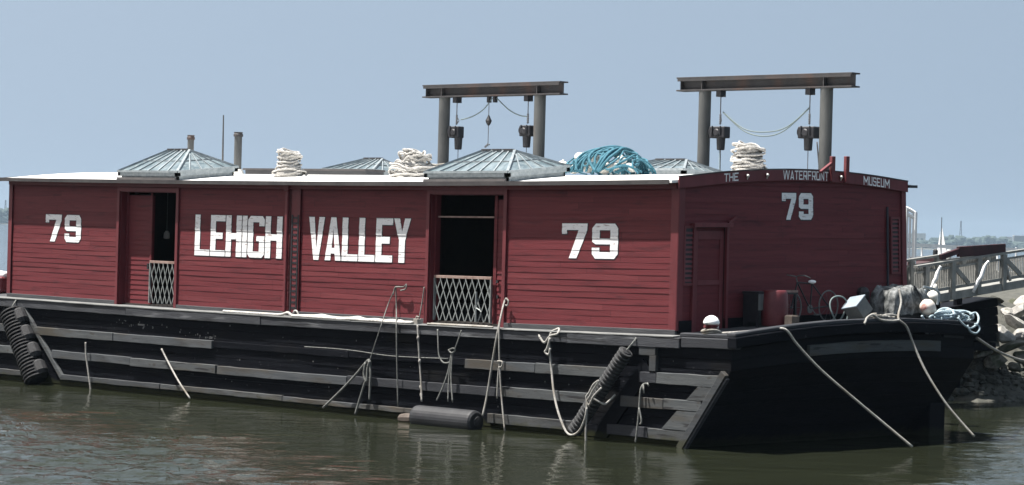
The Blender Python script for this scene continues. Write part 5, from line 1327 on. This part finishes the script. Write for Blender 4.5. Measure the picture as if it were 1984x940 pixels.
# open water right of the barge end is ruffled too
rx_ = math_('MULTIPLY', math_('SUBTRACT', math_('ADD', sep.outputs['X'], math_('MULTIPLY', sep.outputs['Y'], .55)), 6.2), .5, True)
ruff = math_('MAXIMUM', ruff, rx_)
amp = math_('ADD', .17, math_('MULTIPLY', ruff, 1.3))
h = math_('MULTIPLY', math_('ADD', math_('MULTIPLY', n1, .05), math_('MULTIPLY', n2, .035)), amp)
n5 = nnode(.8,(1,1,1),3,.55,.4); outer = math_('MULTIPLY', math_('SUBTRACT', math_('ABSOLUTE', math_('ADD', math_('MULTIPLY', sep.outputs['X'], .7165), math_('ADD', math_('MULTIPLY', sep.outputs['Y'], .6976), 3.32)), 0.), 16.), .06, True)
h = math_('ADD', h, math_('MULTIPLY', n5, math_('MULTIPLY', outer, .20)))
bp = nt.nodes.new('ShaderNodeBump'); bp.inputs['Strength'].default_value = 1.; bp.inputs['Distance'].default_value = 1.
nt.links.new(h, bp.inputs['Height']); nt.links.new(bp.outputs['Normal'], b.inputs['Normal'])
M['water'] = wm
o = m.build('water', 'water', smooth=True); tag(o, kind='structure')

# ------------------------------------------------------------------ haze
HAZE = True
if HAZE:
    m = MB(); c = SH(0, 1300, 0)
    z0_, z1_ = -4., 64.
    q4 = [SH(-3400,-60,0),SH(3400,-60,0),SH(3400,6200,0),SH(-3400,6200,0)]
    m.add([(v.x,v.y,z0_) for v in q4]+[(v.x,v.y,z1_) for v in q4], [(0,3,2,1),(4,5,6,7),(0,1,5,4),(1,2,6,5),(2,3,7,6),(3,0,4,7)])
    hm = bpy.data.materials.new('haze_air'); hm.use_nodes = True; nt2 = hm.node_tree; nt2.nodes.remove(nt2.nodes['Principled BSDF'])
    pv = nt2.nodes.new('ShaderNodeVolumePrincipled'); pv.inputs['Color'].default_value = (.42,.56,.70,1); pv.inputs['Density'].default_value = .00008; pv.inputs['Anisotropy'].default_value = 0.
    nt2.links.new(pv.outputs[0], nt2.nodes['Material Output'].inputs['Volume']); M['haze'] = hm
    o = m.build('haze', 'haze'); tag(o, kind='stuff')

# ------------------------------------------------------------------ light
SKYTINT = (2.95,2.27,1.50,1)
EL = math.radians(69); SX, SY = -.707, -.707
sd_ = Vector((SX*math.cos(EL), SY*math.cos(EL), math.sin(EL)))
sun = bpy.data.lights.new('sun', 'SUN'); sun.energy = 5.0; sun.angle = math.radians(.6); sun.color = (1.,.955,.90)
so = bpy.data.objects.new('sun', sun); COL.objects.link(so); so.rotation_euler = sd_.to_track_quat('Z','Y').to_euler(); so.location = (0,0,40)
w = bpy.data.worlds.new('World'); scene.world = w; w.use_nodes = True; nt = w.node_tree
bg = nt.nodes['Background']; sk = nt.nodes.new('ShaderNodeTexSky'); sk.sky_type = 'NISHITA'; sk.sun_disc = False
sk.sun_elevation = EL; sk.sun_rotation = math.atan2(SX, SY); sk.altitude = 0; sk.air_density = 1.0; sk.dust_density = .3; sk.ozone_density = 3.
tcw = nt.nodes.new('ShaderNodeTexCoord'); va = nt.nodes.new('ShaderNodeVectorMath'); va.operation = 'ADD'; va.inputs[1].default_value = (0,0,1.35)
vn = nt.nodes.new('ShaderNodeVectorMath'); vn.operation = 'NORMALIZE'
nt.links.new(tcw.outputs['Generated'], va.inputs[0]); nt.links.new(va.outputs[0], vn.inputs[0]); nt.links.new(vn.outputs[0], sk.inputs['Vector'])
tint = nt.nodes.new('ShaderNodeMixRGB'); tint.blend_type = 'MULTIPLY'; tint.inputs['Fac'].default_value = 1.; tint.inputs['Color2'].default_value = SKYTINT
nt.links.new(sk.outputs['Color'], tint.inputs['Color1']); nt.links.new(tint.outputs['Color'], bg.inputs['Color']); bg.inputs['Strength'].default_value = .05

cam = bpy.data.cameras.new('camera'); co = bpy.data.objects.new('camera', cam); COL.objects.link(co)
cam.sensor_width = 36; cam.lens = 36*F/1984; cam.clip_start = .5; cam.clip_end = 30000
mat3 = Matrix((RT, UP, -FW)).transposed(); co.matrix_world = Matrix.Translation(Vector(CAM)) @ mat3.to_4x4()
scene.camera = co
for o in bpy.data.objects:
    if '_w' in o: del o['_w']
vs_ = scene.view_settings; vs_.view_transform = 'Standard'; vs_.look = 'None'; vs_.gamma = 1; vs_.exposure = 1.3; vs_.use_curve_mapping = False
scene.render.engine = 'CYCLES'
scene.cycles.volume_bounces = 1; scene.cycles.max_bounces = 6
